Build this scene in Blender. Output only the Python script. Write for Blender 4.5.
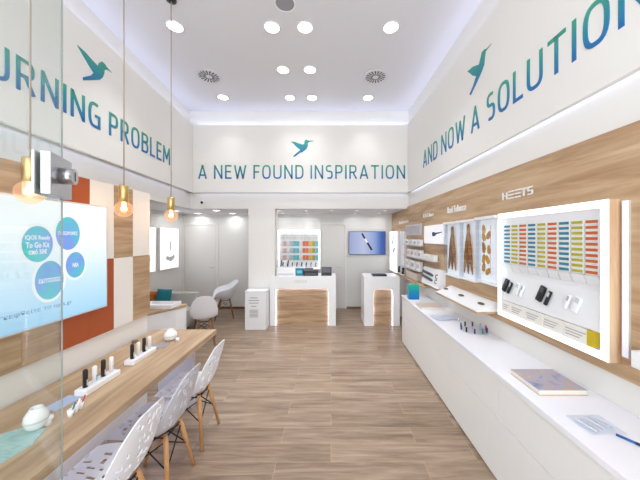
import bpy, bmesh, math, random
from mathutils import Vector, Matrix
R = math.radians
random.seed(7)
for o in list(bpy.data.objects):
    bpy.data.objects.remove(o)
SC = bpy.context.scene
COL = SC.collection

# ------------------------------------------------------------------ camera, world, exposure
F, CX, HY, H = 268.0, 331.0, 237.5, 1.75       # focal length in pixels, vanishing point, eye height
cam = bpy.data.cameras.new('camera')
cam.sensor_fit = 'HORIZONTAL'; cam.sensor_width = 36.0
cam.lens = F / 640 * 36
cam.shift_x = -(CX - 320) / 640
cam.shift_y = (HY - 240) / 640
cam.clip_start = 0.02
camo = bpy.data.objects.new('camera', cam); COL.objects.link(camo)
camo.location = (0, 0, H); camo.rotation_euler = (R(90), 0, 0)
SC.camera = camo

w = bpy.data.worlds.new('world'); SC.world = w; w.use_nodes = True
w.node_tree.nodes['Background'].inputs[0].default_value = (0.89, 0.95, 1.0, 1)
w.node_tree.nodes['Background'].inputs[1].default_value = 2.4

SC.view_settings.view_transform = 'Standard'
SC.view_settings.look = 'None'
SC.view_settings.gamma = 1.0
SC.view_settings.use_curve_mapping = False
SC.view_settings.exposure = 0.5
P_DOWN, P_UP, P_COVE, P_LOW = 3.4, .72, .2, 1.1         # watts: tall-ceiling downlights, LED coves per metre, low-ceiling lights

def area(name, loc, rot, sx, sy, power, color, shape='RECTANGLE', parent=None, spread=180):
    l = bpy.data.lights.new(name, 'AREA'); l.shape = shape; l.size = sx
    if shape in ('RECTANGLE', 'ELLIPSE'): l.size_y = sy
    l.energy = power; l.color = color; l.spread = R(spread)
    o = bpy.data.objects.new(name, l); COL.objects.link(o)
    o.location = loc; o.rotation_euler = rot
    if parent: o.parent = parent
    return o

# ------------------------------------------------------------------ materials
def lin(c):
    return tuple(((x/255)/12.92 if x/255 <= .04045 else ((x/255+.055)/1.055)**2.4) for x in c) + (1,)

def mat(name, c, rough=.5, metal=0, emit=0, ecol=None, spec=.5):
    m = bpy.data.materials.new(name); m.use_nodes = True
    b = m.node_tree.nodes['Principled BSDF']
    b.inputs['Base Color'].default_value = lin(c)
    b.inputs['Roughness'].default_value = rough
    b.inputs['Metallic'].default_value = metal
    b.inputs['Specular IOR Level'].default_value = spec
    if emit:
        b.inputs['Emission Color'].default_value = lin(ecol or c)
        b.inputs['Emission Strength'].default_value = emit
    return m

def N(m, t, **kw):
    n = m.node_tree.nodes.new(t)
    for k, v in kw.items(): setattr(n, k, v)
    return n
def L(m, a, b): m.node_tree.links.new(a, b)

def ramp(m, stops):
    r = N(m, 'ShaderNodeValToRGB'); e = r.color_ramp.elements
    while len(e) < len(stops): e.new(.5)
    for i, (p, c) in enumerate(stops): e[i].position = p; e[i].color = lin(c)
    return r

def wood(name, dark, mid, light, axis='x', rough=.45, scale=1.0, random_offset=True, plank=None):
    m = mat(name, mid, rough)
    b = m.node_tree.nodes['Principled BSDF']
    tc = N(m, 'ShaderNodeTexCoord'); oi = N(m, 'ShaderNodeObjectInfo')
    mul = N(m, 'ShaderNodeMath', operation='MULTIPLY'); mul.inputs[1].default_value = 37.0 if random_offset else 0
    L(m, oi.outputs['Random'], mul.inputs[0])
    add = N(m, 'ShaderNodeVectorMath', operation='ADD')
    L(m, tc.outputs['Object'], add.inputs[0]); L(m, mul.outputs[0], add.inputs[1])
    if plank:                      # every board has its own piece of grain
        b2 = N(m, 'ShaderNodeTexBrick'); b2.offset = .37; b2.offset_frequency = 2
        for k, v in (('Scale', 1), ('Brick Width', plank[0]), ('Row Height', plank[1]), ('Mortar Size', 0), ('Bias', 0),
                     ('Color1', (0, 0, 0, 1)), ('Color2', (1, 1, 1, 1))): b2.inputs[k].default_value = v
        L(m, tc.outputs['Object'], b2.inputs['Vector'])
        sc_ = N(m, 'ShaderNodeVectorMath', operation='SCALE'); sc_.inputs['Scale'].default_value = 41.0
        L(m, b2.outputs['Color'], sc_.inputs[0]); L(m, sc_.outputs[0], add.inputs[1])
    mp = N(m, 'ShaderNodeMapping')
    s = {'x': (.9, 9, 9), 'y': (9, .9, 9), 'z': (9, 9, .9)}[axis]
    mp.inputs['Scale'].default_value = tuple(v*scale for v in s)
    L(m, add.outputs[0], mp.inputs['Vector'])
    n1 = N(m, 'ShaderNodeTexNoise'); n1.inputs['Scale'].default_value = 1.3; n1.inputs['Detail'].default_value = 7
    n1.inputs['Roughness'].default_value = .62; n1.inputs['Distortion'].default_value = .5
    L(m, mp.outputs[0], n1.inputs['Vector'])
    r = ramp(m, [(.3, dark), (.5, mid), (.7, light)])
    L(m, n1.outputs['Fac'], r.inputs[0])
    out = r.outputs[0]
    if plank:                      # planks: colour change per board and a fine joint
        br = N(m, 'ShaderNodeTexBrick'); br.offset = .37; br.offset_frequency = 2
        br.inputs['Scale'].default_value = 1; br.inputs['Brick Width'].default_value = plank[0]
        br.inputs['Row Height'].default_value = plank[1]; br.inputs['Mortar Size'].default_value = plank[2]
        br.inputs['Mortar Smooth'].default_value = .1; br.inputs['Bias'].default_value = 0
        br.inputs['Color1'].default_value = plank[3]; br.inputs['Color2'].default_value = plank[4]
        br.inputs['Mortar'].default_value = plank[5]
        L(m, tc.outputs['Object'], br.inputs['Vector'])
        mx = N(m, 'ShaderNodeMix', data_type='RGBA', blend_type='MULTIPLY'); mx.inputs[0].default_value = 1
        L(m, out, mx.inputs[6]); L(m, br.outputs['Color'], mx.inputs[7]); out = mx.outputs[2]
    L(m, out, b.inputs['Base Color'])
    return m

def clear(name, tint=(245, 250, 250), gloss=.9, ior=1.45):
    m = bpy.data.materials.new(name); m.use_nodes = True
    nt = m.node_tree; nt.nodes.clear()
    o = N(m, 'ShaderNodeOutputMaterial'); mix = N(m, 'ShaderNodeMixShader')
    t = N(m, 'ShaderNodeBsdfTransparent'); t.inputs[0].default_value = lin(tint)
    g = N(m, 'ShaderNodeBsdfGlossy'); g.inputs['Roughness'].default_value = .03
    lw = N(m, 'ShaderNodeLayerWeight'); lw.inputs[0].default_value = .5
    pw = N(m, 'ShaderNodeMath', operation='POWER'); pw.inputs[1].default_value = 4.5
    mu = N(m, 'ShaderNodeMath', operation='MULTIPLY_ADD'); mu.inputs[1].default_value = gloss; mu.inputs[2].default_value = .035
    L(m, lw.outputs['Facing'], pw.inputs[0]); L(m, pw.outputs[0], mu.inputs[0]); L(m, mu.outputs[0], mix.inputs[0])
    L(m, t.outputs[0], mix.inputs[1]); L(m, g.outputs[0], mix.inputs[2]); L(m, mix.outputs[0], o.inputs[0])
    return m

def gradient(name, stops, coord='Generated', comp=2, emit=0, rough=.5):
    m = mat(name, stops[0][1], rough); b = m.node_tree.nodes['Principled BSDF']
    tc = N(m, 'ShaderNodeTexCoord'); sp = N(m, 'ShaderNodeSeparateXYZ'); r = ramp(m, stops)
    L(m, tc.outputs[coord], sp.inputs[0]); L(m, sp.outputs[comp], r.inputs[0])
    L(m, r.outputs[0], b.inputs['Base Color'])
    if emit:
        L(m, r.outputs[0], b.inputs['Emission Color']); b.inputs['Emission Strength'].default_value = emit
        b.inputs['Base Color'].default_value = (0, 0, 0, 1); m.node_tree.links.remove(b.inputs['Base Color'].links[0])
    return m

def noisy(name, stops, scale=8, rough=.5, sc=(1, 1, 1), emit=0):
    m = mat(name, stops[0][1], rough); b = m.node_tree.nodes['Principled BSDF']
    tc = N(m, 'ShaderNodeTexCoord'); mp = N(m, 'ShaderNodeMapping'); mp.inputs['Scale'].default_value = sc
    n = N(m, 'ShaderNodeTexNoise'); n.inputs['Scale'].default_value = scale; n.inputs['Detail'].default_value = 4
    n.inputs['Distortion'].default_value = .8
    r = ramp(m, stops)
    L(m, tc.outputs['Object'], mp.inputs[0]); L(m, mp.outputs[0], n.inputs['Vector']); L(m, n.outputs['Fac'], r.inputs[0])
    L(m, r.outputs[0], b.inputs['Base Color'])
    if emit:
        L(m, r.outputs[0], b.inputs['Emission Color']); b.inputs['Emission Strength'].default_value = emit
    return m

M = {}
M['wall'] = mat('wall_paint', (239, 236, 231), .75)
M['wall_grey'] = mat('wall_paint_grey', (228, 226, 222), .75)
M['ceiling'] = mat('ceiling_paint', (224, 222, 226), .8)
M['white'] = mat('white_lacquer', (243, 243, 244), .3)
M['white_satin'] = mat('white_satin', (238, 238, 240), .45)
M['front'] = mat('drawer_front', (240, 239, 237), .4)
M['top'] = mat('white_worktop', (244, 244, 250), .25)
M['floor'] = wood('floor_planks', (122, 102, 84), (154, 131, 110), (180, 158, 136), 'x', .3, 1.5, False,
                  (1.15, .19, .0028, (1, 1, 1, 1), (.82, .80, .78, 1), (1.32, 1.3, 1.28, 1)))
M['oak'] = wood('oak_cladding', (158, 124, 92), (192, 158, 122), (212, 184, 150), 'x', .5, 1.0, False)
M['oak_y'] = wood('oak_board', (148, 119, 90), (178, 148, 116), (202, 174, 142), 'y', .42)
M['oak_tile'] = wood('oak_tile', (140, 110, 82), (178, 146, 112), (198, 170, 138), 'x', .5, 1.6)
M['oak_v'] = wood('oak_side', (190, 150, 112), (216, 182, 146), (230, 202, 170), 'z', .5)
M['beech'] = wood('beech_leg', (186, 132, 82), (206, 154, 102), (220, 174, 124), 'z', .45, 2)
M['dark_oak'] = wood('dark_oak', (96, 66, 44), (122, 88, 60), (140, 104, 74), 'x', .5)
M['orange'] = noisy('orange_laminate', [(.3, (164, 76, 32)), (.7, (174, 82, 36))], 3, .5)
M['tile_white'] = mat('white_tile', (236, 232, 226), .5)
M['led'] = mat('led_white', (255, 255, 255), .5, emit=.66, ecol=(250, 250, 255))
M['led_blue'] = mat('led_cool', (255, 255, 255), .5, emit=9.0, ecol=(205, 215, 255))
M['lamp'] = mat('lamp_diffuser', (255, 255, 255), .5, emit=5, ecol=(255, 253, 250))
M['strip'] = mat('strip_diffuser', (240, 240, 250), .5, emit=.18, ecol=(216, 220, 255))
M['glow_panel'] = mat('lit_panel', (250, 250, 252), .5, emit=.17, ecol=(246, 248, 255))
M['brass'] = mat('brushed_brass', (212, 180, 118), .3, 1)
M['steel'] = mat('brushed_steel', (190, 190, 194), .28, 1)
M['steel_light'] = mat('satin_steel', (226, 224, 220), .4, .6)
M['black'] = mat('black_plastic', (24, 24, 28), .4)
M['black_metal'] = mat('black_wire', (28, 28, 30), .45, .3)
M['dark_grey'] = mat('dark_grey', (74, 74, 82), .5)
M['grey'] = mat('grey_plastic', (150, 148, 154), .5)
M['pale_grey'] = mat('pale_grey', (206, 206, 210), .5)
M['cord'] = mat('cloth_cord', (176, 158, 142), .8)
M['shell_white'] = mat('white_shell', (236, 236, 242), .42)
M['shell_grey'] = mat('grey_shell', (202, 201, 208), .45)
M['glass'] = clear('door_glass', (250, 253, 252), .3)
M['glass_edge'] = mat('glass_edge', (160, 164, 160), .2)
M['acrylic'] = clear('clear_acrylic', (250, 252, 254), .4)
M['amber_glass'] = clear('amber_bulb_glass', (255, 236, 216), .8)
_m = M['amber_glass']; _o = [n for n in _m.node_tree.nodes if n.type == 'OUTPUT_MATERIAL'][0]; _x = _o.inputs[0].links[0].from_socket
_a = N(_m, 'ShaderNodeAddShader'); _e = N(_m, 'ShaderNodeEmission'); _e.inputs[0].default_value = lin((255, 205, 170)); _e.inputs[1].default_value = .17
L(_m, _x, _a.inputs[0]); L(_m, _e.outputs[0], _a.inputs[1]); L(_m, _a.outputs[0], _o.inputs[0])
M['filament'] = mat('filament', (255, 220, 160), .5, emit=14, ecol=(255, 206, 130))
M['brand'] = gradient('wall_print', [(0, (16, 104, 172)), (.45, (28, 134, 160)), (1, (64, 160, 134))])
M['teal'] = mat('teal_card', (24, 124, 150), .45)
M['lime'] = mat('lime_card', (180, 172, 40), .45)
M['rust'] = mat('rust_card', (200, 96, 40), .45)
M['card_white'] = mat('white_card', (240, 239, 236), .5)
M['card_cream'] = mat('cream_card', (236, 232, 224), .5)
M['taupe'] = mat('taupe_card', (204, 188, 176), .5)
M['blister'] = mat('blister', (196, 190, 194), .5)
M['yellow'] = mat('yellow_card', (206, 178, 30), .45)
M['print_grey'] = mat('grey_print', (176, 174, 176), .6)
M['pink'] = mat('pink_card', (232, 190, 186), .5)
M['coral'] = mat('coral_card', (236, 126, 88), .5)
M['amber'] = mat('amber_card', (238, 196, 96), .5)
M['aqua'] = mat('aqua_card', (110, 196, 206), .5)
M['leaf'] = noisy('golden_leaf', [(.3, (176, 118, 28)), (.55, (214, 154, 44)), (.8, (228, 180, 90))], 30, .6)
M['tobacco'] = noisy('tobacco_brown', [(.3, (70, 36, 20)), (.55, (128, 74, 40)), (.8, (176, 120, 66))], 40, .7)
M['stalk'] = noisy('tobacco_gold', [(.3, (110, 66, 24)), (.55, (180, 122, 44)), (.8, (206, 154, 76))], 30, .7)
M['cushion_orange'] = noisy('orange_cloth', [(.3, (176, 90, 34)), (.7, (196, 106, 46))], 40, .9)
M['cushion_teal'] = noisy('teal_cloth', [(.3, (10, 104, 116)), (.7, (20, 124, 136))], 40, .9)
M['sofa'] = noisy('sofa_cloth', [(.3, (176, 174, 168)), (.7, (190, 188, 182))], 60, .9)
M['ceramic'] = mat('white_ceramic', (240, 240, 238), .25)
M['red'] = mat('red_tip', (196, 78, 64), .5)
M['blue'] = mat('blue_ink', (44, 92, 160), .4)
M['paleblue'] = mat('pale_blue', (176, 192, 220), .4)
M['mist'] = mat('mist_blue', (214, 222, 238), .35)
M['navy'] = mat('navy', (40, 52, 84), .4)
M['magenta'] = mat('magenta', (186, 40, 120), .4)
M['purple'] = mat('purple', (84, 62, 110), .4)
M['slot'] = mat('vent_slot', (92, 92, 94), .8)

# ------------------------------------------------------------------ mesh helpers
class MB:
    def __init__(self): self.bm = bmesh.new(); self.cur = 0
    def _mark(self):
        for f in self.bm.faces: f.tag = True
    def _done(self, mi, smooth=False):
        for f in self.bm.faces:
            if not f.tag: f.material_index = mi; f.smooth = smooth; f.tag = True
    def box(self, x0, x1, y0, y1, z0, z1, m=0, bev=0, seg=2, mtx=None):
        self._mark()
        T = Matrix.Translation(((x0+x1)/2, (y0+y1)/2, (z0+z1)/2)) @ Matrix.Diagonal((abs(x1-x0), abs(y1-y0), abs(z1-z0), 1))
        if mtx: T = mtx @ T
        g = bmesh.ops.create_cube(self.bm, size=1, matrix=T)
        if bev:
            e = list({e for v in g['verts'] for e in v.link_edges})
            bmesh.ops.bevel(self.bm, geom=e, offset=bev, segments=seg, affect='EDGES', profile=.5)
        self._done(m, bool(bev) and seg > 2); return self
    def prism(self, poly, a0, a1, axis='y', m=0, smooth=False):
        """poly: 2-D outline; axis 'y': (x, z) outline run along y; 'z': (x, y) along z; 'x': (y, z) along x"""
        self._mark()
        P = {'y': lambda p, a: (p[0], a, p[1]), 'z': lambda p, a: (p[0], p[1], a), 'x': lambda p, a: (a, p[0], p[1])}[axis]
        A = [self.bm.verts.new(P(p, a0)) for p in poly]; B = [self.bm.verts.new(P(p, a1)) for p in poly]
        n = len(poly)
        self.bm.faces.new(A); self.bm.faces.new(B[::-1])
        for i in range(n): self.bm.faces.new((A[i], B[i], B[(i+1) % n], A[(i+1) % n]))
        self._done(m, smooth); return self
    def cyl(self, p0, p1, r0, r1=None, m=0, seg=20, caps=True, smooth=True):
        r1 = r0 if r1 is None else r1
        return self.tube([p0, p1], [r0, r1], m, seg, caps, smooth)
    def tube(self, pts, r, m=0, seg=8, caps=True, smooth=True):
        self._mark()
        pts = [Vector(p) for p in pts]
        rr = r if isinstance(r, (list, tuple)) else [r]*len(pts)
        rings = []; ref = None
        for i, p in enumerate(pts):
            d = (pts[min(i+1, len(pts)-1)] - pts[max(i-1, 0)]).normalized()
            if ref is None: ref = Vector((0, 0, 1)) if abs(d.z) < .9 else Vector((1, 0, 0))
            u = d.cross(ref).normalized(); v = d.cross(u).normalized(); ref = -v if False else ref
            rings.append([self.bm.verts.new(p + rr[i]*(math.cos(2*math.pi*k/seg)*u + math.sin(2*math.pi*k/seg)*v)) for k in range(seg)])
        for a, b in zip(rings, rings[1:]):
            for k in range(seg): self.bm.faces.new((a[k], a[(k+1) % seg], b[(k+1) % seg], b[k]))
        self._done(m, smooth); self._mark()
        if caps:
            self.bm.faces.new(rings[0][::-1]); self.bm.faces.new(rings[-1])
        self._done(m, False); return self
    def lathe(self, prof, c=(0, 0, 0), m=0, seg=24, smooth=True, sy=1.0):
        self._mark(); rings = []
        for r, z in prof:
            if r < 1e-5: rings.append([self.bm.verts.new((c[0], c[1], c[2]+z))])
            else: rings.append([self.bm.verts.new((c[0]+r*math.cos(2*math.pi*k/seg), c[1]+sy*r*math.sin(2*math.pi*k/seg), c[2]+z)) for k in range(seg)])
        for a, b in zip(rings, rings[1:]):
            for k in range(seg):
                q = [a[k % len(a)], a[(k+1) % len(a)], b[(k+1) % len(b)], b[k % len(b)]]
                u = []
                for v in q:
                    if v not in u: u.append(v)
                if len(u) > 2: self.bm.faces.new(u)
        self._done(m, smooth); return self
    def disc(self, cx, y, cz, rx, rz, m=0, seg=40):      # an ellipse facing -y
        self._mark()
        self.bm.faces.new([self.bm.verts.new((cx+rx*math.cos(2*math.pi*k/seg), y, cz+rz*math.sin(2*math.pi*k/seg))) for k in range(seg)])
        self._done(m); return self
    def poly(self, pts, m=0):
        self._mark(); self.bm.faces.new([self.bm.verts.new(p) for p in pts]); self._done(m); return self
    def mesh(self, me, m=0):
        self._mark(); self.bm.from_mesh(me); self._done(m); return self
    def turn(self, mtx):
        bmesh.ops.transform(self.bm, matrix=mtx, verts=self.bm.verts); return self
    def build(self, name, mats, parent=None, recalc=True):
        if recalc: bmesh.ops.recalc_face_normals(self.bm, faces=self.bm.faces)
        me = bpy.data.meshes.new(name); self.bm.to_mesh(me); self.bm.free()
        for x in (mats if isinstance(mats, (list, tuple)) else [mats]): me.materials.append(M[x] if isinstance(x, str) else x)
        o = bpy.data.objects.new(name, me); COL.objects.link(o)
        if parent: o.parent = parent
        return o

def tag(o, label, cat, group=None, kind=None):
    o['label'] = label; o['category'] = cat
    if group: o['group'] = group
    if kind: o['kind'] = kind
    return o
def thing(name, label, cat, loc=(0, 0, 0), rz=0, group=None):
    o = bpy.data.objects.new(name, None); COL.objects.link(o); o.empty_display_size = .1
    o.location = loc; o.rotation_euler = (0, 0, rz)
    return tag(o, label, cat, group)
def single(name, mb, mats, label, cat, loc=(0, 0, 0), rz=0, group=None):
    o = mb.build(name, mats); o.location = loc; o.rotation_euler = (0, 0, rz)
    return tag(o, label, cat, group)
def struct(name, mb, mats, loc=(0, 0, 0), rz=0):
    o = mb.build(name, mats); o['kind'] = 'structure'; o.location = loc; o.rotation_euler = (0, 0, rz); return o
def again(src, label, loc, rz=None, group=None):
    """a copy of a thing with copies of its parts and sub-parts"""
    r = src.copy(); COL.objects.link(r); r.location = loc; r['label'] = label
    if rz is not None: r.rotation_euler = (0, 0, rz)
    if group: r['group'] = group
    for ch in src.children:
        c = ch.copy(); COL.objects.link(c); c.parent = r
        for g in ch.children:
            d = g.copy(); COL.objects.link(d); d.parent = c
    return r

def lettering(body, height=None, width=None, depth=.004, align='LEFT', bold=0.0):
    """text as a mesh standing in the x-z plane, read from -y; scaled so that its bounds fit height / width"""
    cu = bpy.data.curves.new('lettering', 'FONT'); cu.body = body; cu.size = 1; cu.extrude = 0.0; cu.resolution_u = 3; cu.offset = bold
    ob = bpy.data.objects.new('lettering', cu); COL.objects.link(ob)
    bpy.context.view_layer.update()
    me = bpy.data.meshes.new_from_object(ob.evaluated_get(bpy.context.evaluated_depsgraph_get()))
    bpy.data.objects.remove(ob); bpy.data.curves.remove(cu)
    xs = [v.co.x for v in me.vertices]; ys = [v.co.y for v in me.vertices]
    x0, x1, y0, y1 = min(xs), max(xs), min(ys), max(ys)
    sy = height/(y1-y0) if height else 1
    sx = width/(x1-x0) if width else sy
    off = {'LEFT': x0, 'CENTER': (x0+x1)/2, 'RIGHT': x1}[align]
    bm = bmesh.new(); bm.from_mesh(me)
    for v in bm.verts: v.co = Vector(((v.co.x-off)*sx, 0, (v.co.y-y0)*sy))
    if depth:
        g = bmesh.ops.extrude_face_region(bm, geom=bm.faces[:])
        for v in g['geom']:
            if isinstance(v, bmesh.types.BMVert): v.co.y -= depth
    me2 = bpy.data.meshes.new('lettering'); bm.to_mesh(me2); bm.free()
    me2['w'] = (x1-x0)*sx
    return me2

# walls that are not square to the camera: local frame x = reader's right, -y = into the room, z = up
def RWX(Y): return 1.655 - .0235*(Y-1.4)
RW_RZ = R(-90) + math.atan(.0235)
def RW(px, py, d):                    # pixel -> point at distance d off the right wall
    k = (px-CX)/F; Y = (1.6879-d)/(k+.0235)
    return Vector((k*Y, Y, H + (HY-py)/F*Y))
def rw_loc(Y, z, d=0): return (RWX(Y)-d, Y, H+z)
def rY(px, d): return (1.6879-d)/((px-CX)/F+.0235)
LU_A, LU_B = Vector((-2.494, 2.02, 0)), Vector((-2.706, 5.255, 0))
LU_D = (LU_B-LU_A).normalized(); LU_RZ = math.atan2(LU_D.y, LU_D.x)
def lu(Y, d=0):                       # point on the upper left fascia line at depth Y, moved d into the wall
    t = (Y-LU_A.y)/LU_D.y
    p = LU_A + LU_D*t
    return Vector((p.x - d*LU_D.y, p.y + d*LU_D.x, 0))

# ------------------------------------------------------------------ setting
ZC, ZL, ZB, ZT, YH = 4.287, 2.33, 2.632, 3.956, 5.255     # ceiling, low ceiling, fascia bottom / top, header depth
YB = 6.6
struct('floor', MB().box(-4.0, 2.0, -1.2, 6.9, -.1, 0), 'floor')
struct('ceiling', MB().box(-3.1, 2.0, -1.2, 5.5, ZC, ZC+.1), 'ceiling')
struct('ceiling_low', MB().box(-3.85, 1.9, 5.5, 6.75, ZL, ZL+.12)
       .prism([(-3.85, 2.6), (lu(2.6, .2).x, 2.6), (lu(5.5, .2).x, 5.5), (-3.85, 5.5)], ZL, ZL+.12, 'z'), 'ceiling')
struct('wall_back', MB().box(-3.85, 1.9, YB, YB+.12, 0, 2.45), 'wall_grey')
# right wall, angled
p = [(RWX(-1.2), -1.2), (RWX(6.72), 6.72), (RWX(6.72)+.15, 6.72), (RWX(-1.2)+.15, -1.2)]
struct('wall_right', MB().prism(p, 0, ZC, 'z'), 'wall')
# header above the low rear part
struct('wall_header', MB().box(-2.95, 1.62, 5.375, 5.5, ZL, ZC), 'wall')
# upper left wall, angled
a, b = lu(-1.2, .12), lu(5.5, .12); a2, b2 = lu(-1.2, .22), lu(5.5, .22)
c, c2 = lu(2.843, .12), lu(2.843, .22)
struct('wall_left_upper', MB().prism([(a.x, a.y), (b.x, b.y), (b2.x, b2.y), (a2.x, a2.y)], ZL, ZC, 'z')
       .prism([(a.x, a.y), (c.x, c.y), (c2.x, c2.y), (a2.x, a2.y)], 2.15, ZL, 'z'), 'wall')
struct('wall_left', MB().box(-3.65, -1.95, -1.2, 2.843, 0, 2.216), 'wall')
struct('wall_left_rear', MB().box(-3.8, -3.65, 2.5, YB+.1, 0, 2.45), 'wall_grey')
struct('wall_middle', MB().box(-1.655, -1.13, 5.375, 5.65, 0, ZL).box(-1.55, -1.42, 5.65, YB, 0, ZL), 'wall')
# fascia panels that stand off the walls, LED coves behind them
struct('trim_1', MB().prism([(-2.706, YH), (1.504, YH), (1.504, YH+.04), (-2.706, YH+.04)], ZB, ZT, 'z'), 'wall')
a, b = lu(-1.2), lu(5.25); a2, b2 = lu(-1.2, .04), lu(5.25, .04)
struct('trim_2', MB().prism([(a.x, a.y), (b.x, b.y), (b2.x, b2.y), (a2.x, a2.y)], ZB, ZT, 'z'), 'wall')
q = [(RWX(-1.2)-.06, -1.2), (RWX(5.25)-.06, 5.25), (RWX(5.25)-.03, 5.25), (RWX(-1.2)-.03, -1.2)]
struct('trim_3', MB().prism(q, ZB, ZT, 'z'), 'wall')
# oak cladding on the right wall
for k in range(10):
    struct('wall_right_cladding', MB().box(-4.3+.75*k, -3.55+.75*k, -.035, 0, -.783, .616), 'oak', rw_loc(2.3, 0), RW_RZ)
# skirting
struct('baseboard_back', MB().box(-1.42, -.25, YB-.015, YB, 0, .05).box(.36, 1.5, YB-.015, YB, 0, .05)
       .box(-2.8, -1.55, YB-.015, YB, 0, .05), 'dark_oak')
# flush doors in the rear wall
for nm, x0, x1 in (('door_1', -.227, .332), ('door_2', -3.60, -2.83)):
    d = struct(nm, MB().box(x0, x1, YB-.012, YB, .01, 2.05, 0, .004), 'wall_grey')
    f = MB().box(x0-.05, x0-.012, YB-.02, YB, 0, 2.062).box(x1+.012, x1+.05, YB-.02, YB, 0, 2.062).box(x0-.05, x1+.05, YB-.02, YB, 2.062, 2.1)
    f.build('door_frame', 'wall', d)
    hx = x1-.07
    MB().cyl((hx, YB-.012, 1.02), (hx, YB-.05, 1.02), .009, m=0, seg=10).tube([(hx, YB-.05, 1.02), (hx-.1, YB-.05, 1.02)], .008).build('handle', 'steel_light', d)

# LED coves (cool white strips hidden on the fascia edges)
LEDC = (.62, .70, 1.0)
def cove(name, p0, p1, n, z_lo, z_hi):
    mid = (Vector(p0)+Vector(p1))/2; d = Vector(p1)-Vector(p0); ang = math.atan2(d.y, d.x)
    area(name, (mid.x, mid.y, z_lo), (0, 0, ang), d.length, .03, P_COVE*d.length, LEDC)                 # down
    area(name, (mid.x, mid.y, z_hi), (R(180), 0, ang), d.length, .03, P_UP*d.length, LEDC)            # up
cove('cove_led', (-2.65, YH+.08, 0), (1.48, YH+.08, 0), 0, ZB+.01, ZT-.01)
cove('cove_led', lu(-1, .08), lu(5.2, .08), 0, ZB+.01, ZT-.01)
cove('cove_led', (RWX(-1)-.015, -1, 0), (RWX(5.2)-.015, 5.2, 0), 0, ZB+.01, ZT-.01)

# ------------------------------------------------------------------ slogans and birds on the fascias
# narrow sans capitals drawn as strokes on a unit cap height
def arc(cx_, cz_, rx, rz, a0, a1, n=10, e=.72):
    o = []
    for k in range(n+1):
        a = R(a0+(a1-a0)*k/n); c_, s_ = math.cos(a), math.sin(a)
        o.append((cx_+rx*math.copysign(abs(c_)**e, c_), cz_+rz*math.copysign(abs(s_)**e, s_)))
    return o
SW = .112
h_ = SW/2
GLY = {
 'A': (.60, [[(h_*.9, 0), (.305, 1)], [(.295, 1), (.60-h_*.9, 0)], [(.12, .27), (.48, .27)]]),
 'B': (.52, [[(h_, 0), (h_, 1)], [(h_, 1-h_), (.26, 1-h_)] + arc(.26, .755, .20, .1925, 90, -90, 8)[1:] + [(h_, .535)], [(h_, .535), (.27, .535)] + arc(.27, .295, .2, .2425, 90, -90, 8)[1:] + [(h_, h_)]]),
 'D': (.56, [[(h_, 0), (h_, 1)], [(h_, 1-h_), (.22, 1-h_)] + arc(.22, .5, .29, .4475, 90, -90, 14)[1:] + [(h_, h_)]]),
 'E': (.44, [[(h_, 0), (h_, 1)], [(h_, 1-h_), (.44, 1-h_)], [(h_, .52), (.40, .52)], [(h_, h_), (.44, h_)]]),
 'F': (.43, [[(h_, 0), (h_, 1)], [(h_, 1-h_), (.43, 1-h_)], [(h_, .50), (.39, .50)]]),
 'G': (.55, [arc(.29, .5, .2375, .4475, 62, 270, 18) + [(.50, h_), (.50, .48), (.30, .48)]]),
 'I': (SW, [[(h_, 0), (h_, 1)]]),
 'L': (.42, [[(h_, 1), (h_, h_), (.42, h_)]]),
 'M': (.74, [[(h_, 0), (h_+.03, 1)], [(h_+.03, .97), (.375, .27)], [(.365, .27), (.74-h_-.03, .97)], [(.74-h_-.03, 1), (.74-h_, 0)]]),
 'N': (.58, [[(h_, 0), (h_, 1)], [(h_, .97), (.58-h_, .03)], [(.58-h_, 0), (.58-h_, 1)]]),
 'O': (.58, [arc(.29, .5, .2375, .4475, 0, 360, 32)]),
 'P': (.50, [[(h_, 0), (h_, 1)], [(h_, 1-h_), (.24, 1-h_)] + arc(.24, .70, .21, .2475, 90, -90, 8)[1:] + [(h_, .4525)]]),
 'R': (.53, [[(h_, 0), (h_, 1)], [(h_, 1-h_), (.24, 1-h_)] + arc(.24, .71, .21, .2375, 90, -90, 8)[1:] + [(h_, .4725)], [(.26, .47), (.49, 0)]]),
 'S': (.47, [arc(.24, .745, .185, .2025, 55, 260, 12) + arc(.24, .2975, .185, .245, 85, -125, 12)]),
 'T': (.54, [[(0, 1-h_), (.54, 1-h_)], [(.27, 0), (.27, 1)]]),
 'U': (.57, [[(h_, 1)] + arc(.285, .36, .2325, .3075, 180, 360, 14) + [(.57-h_, 1)]]),
 'W': (.84, [[(h_*.9, 1), (.235, 0)], [(.225, 0), (.425, .92)], [(.415, .92), (.615, 0)], [(.605, 0), (.84-h_*.9, 1)]]),
}
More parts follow.
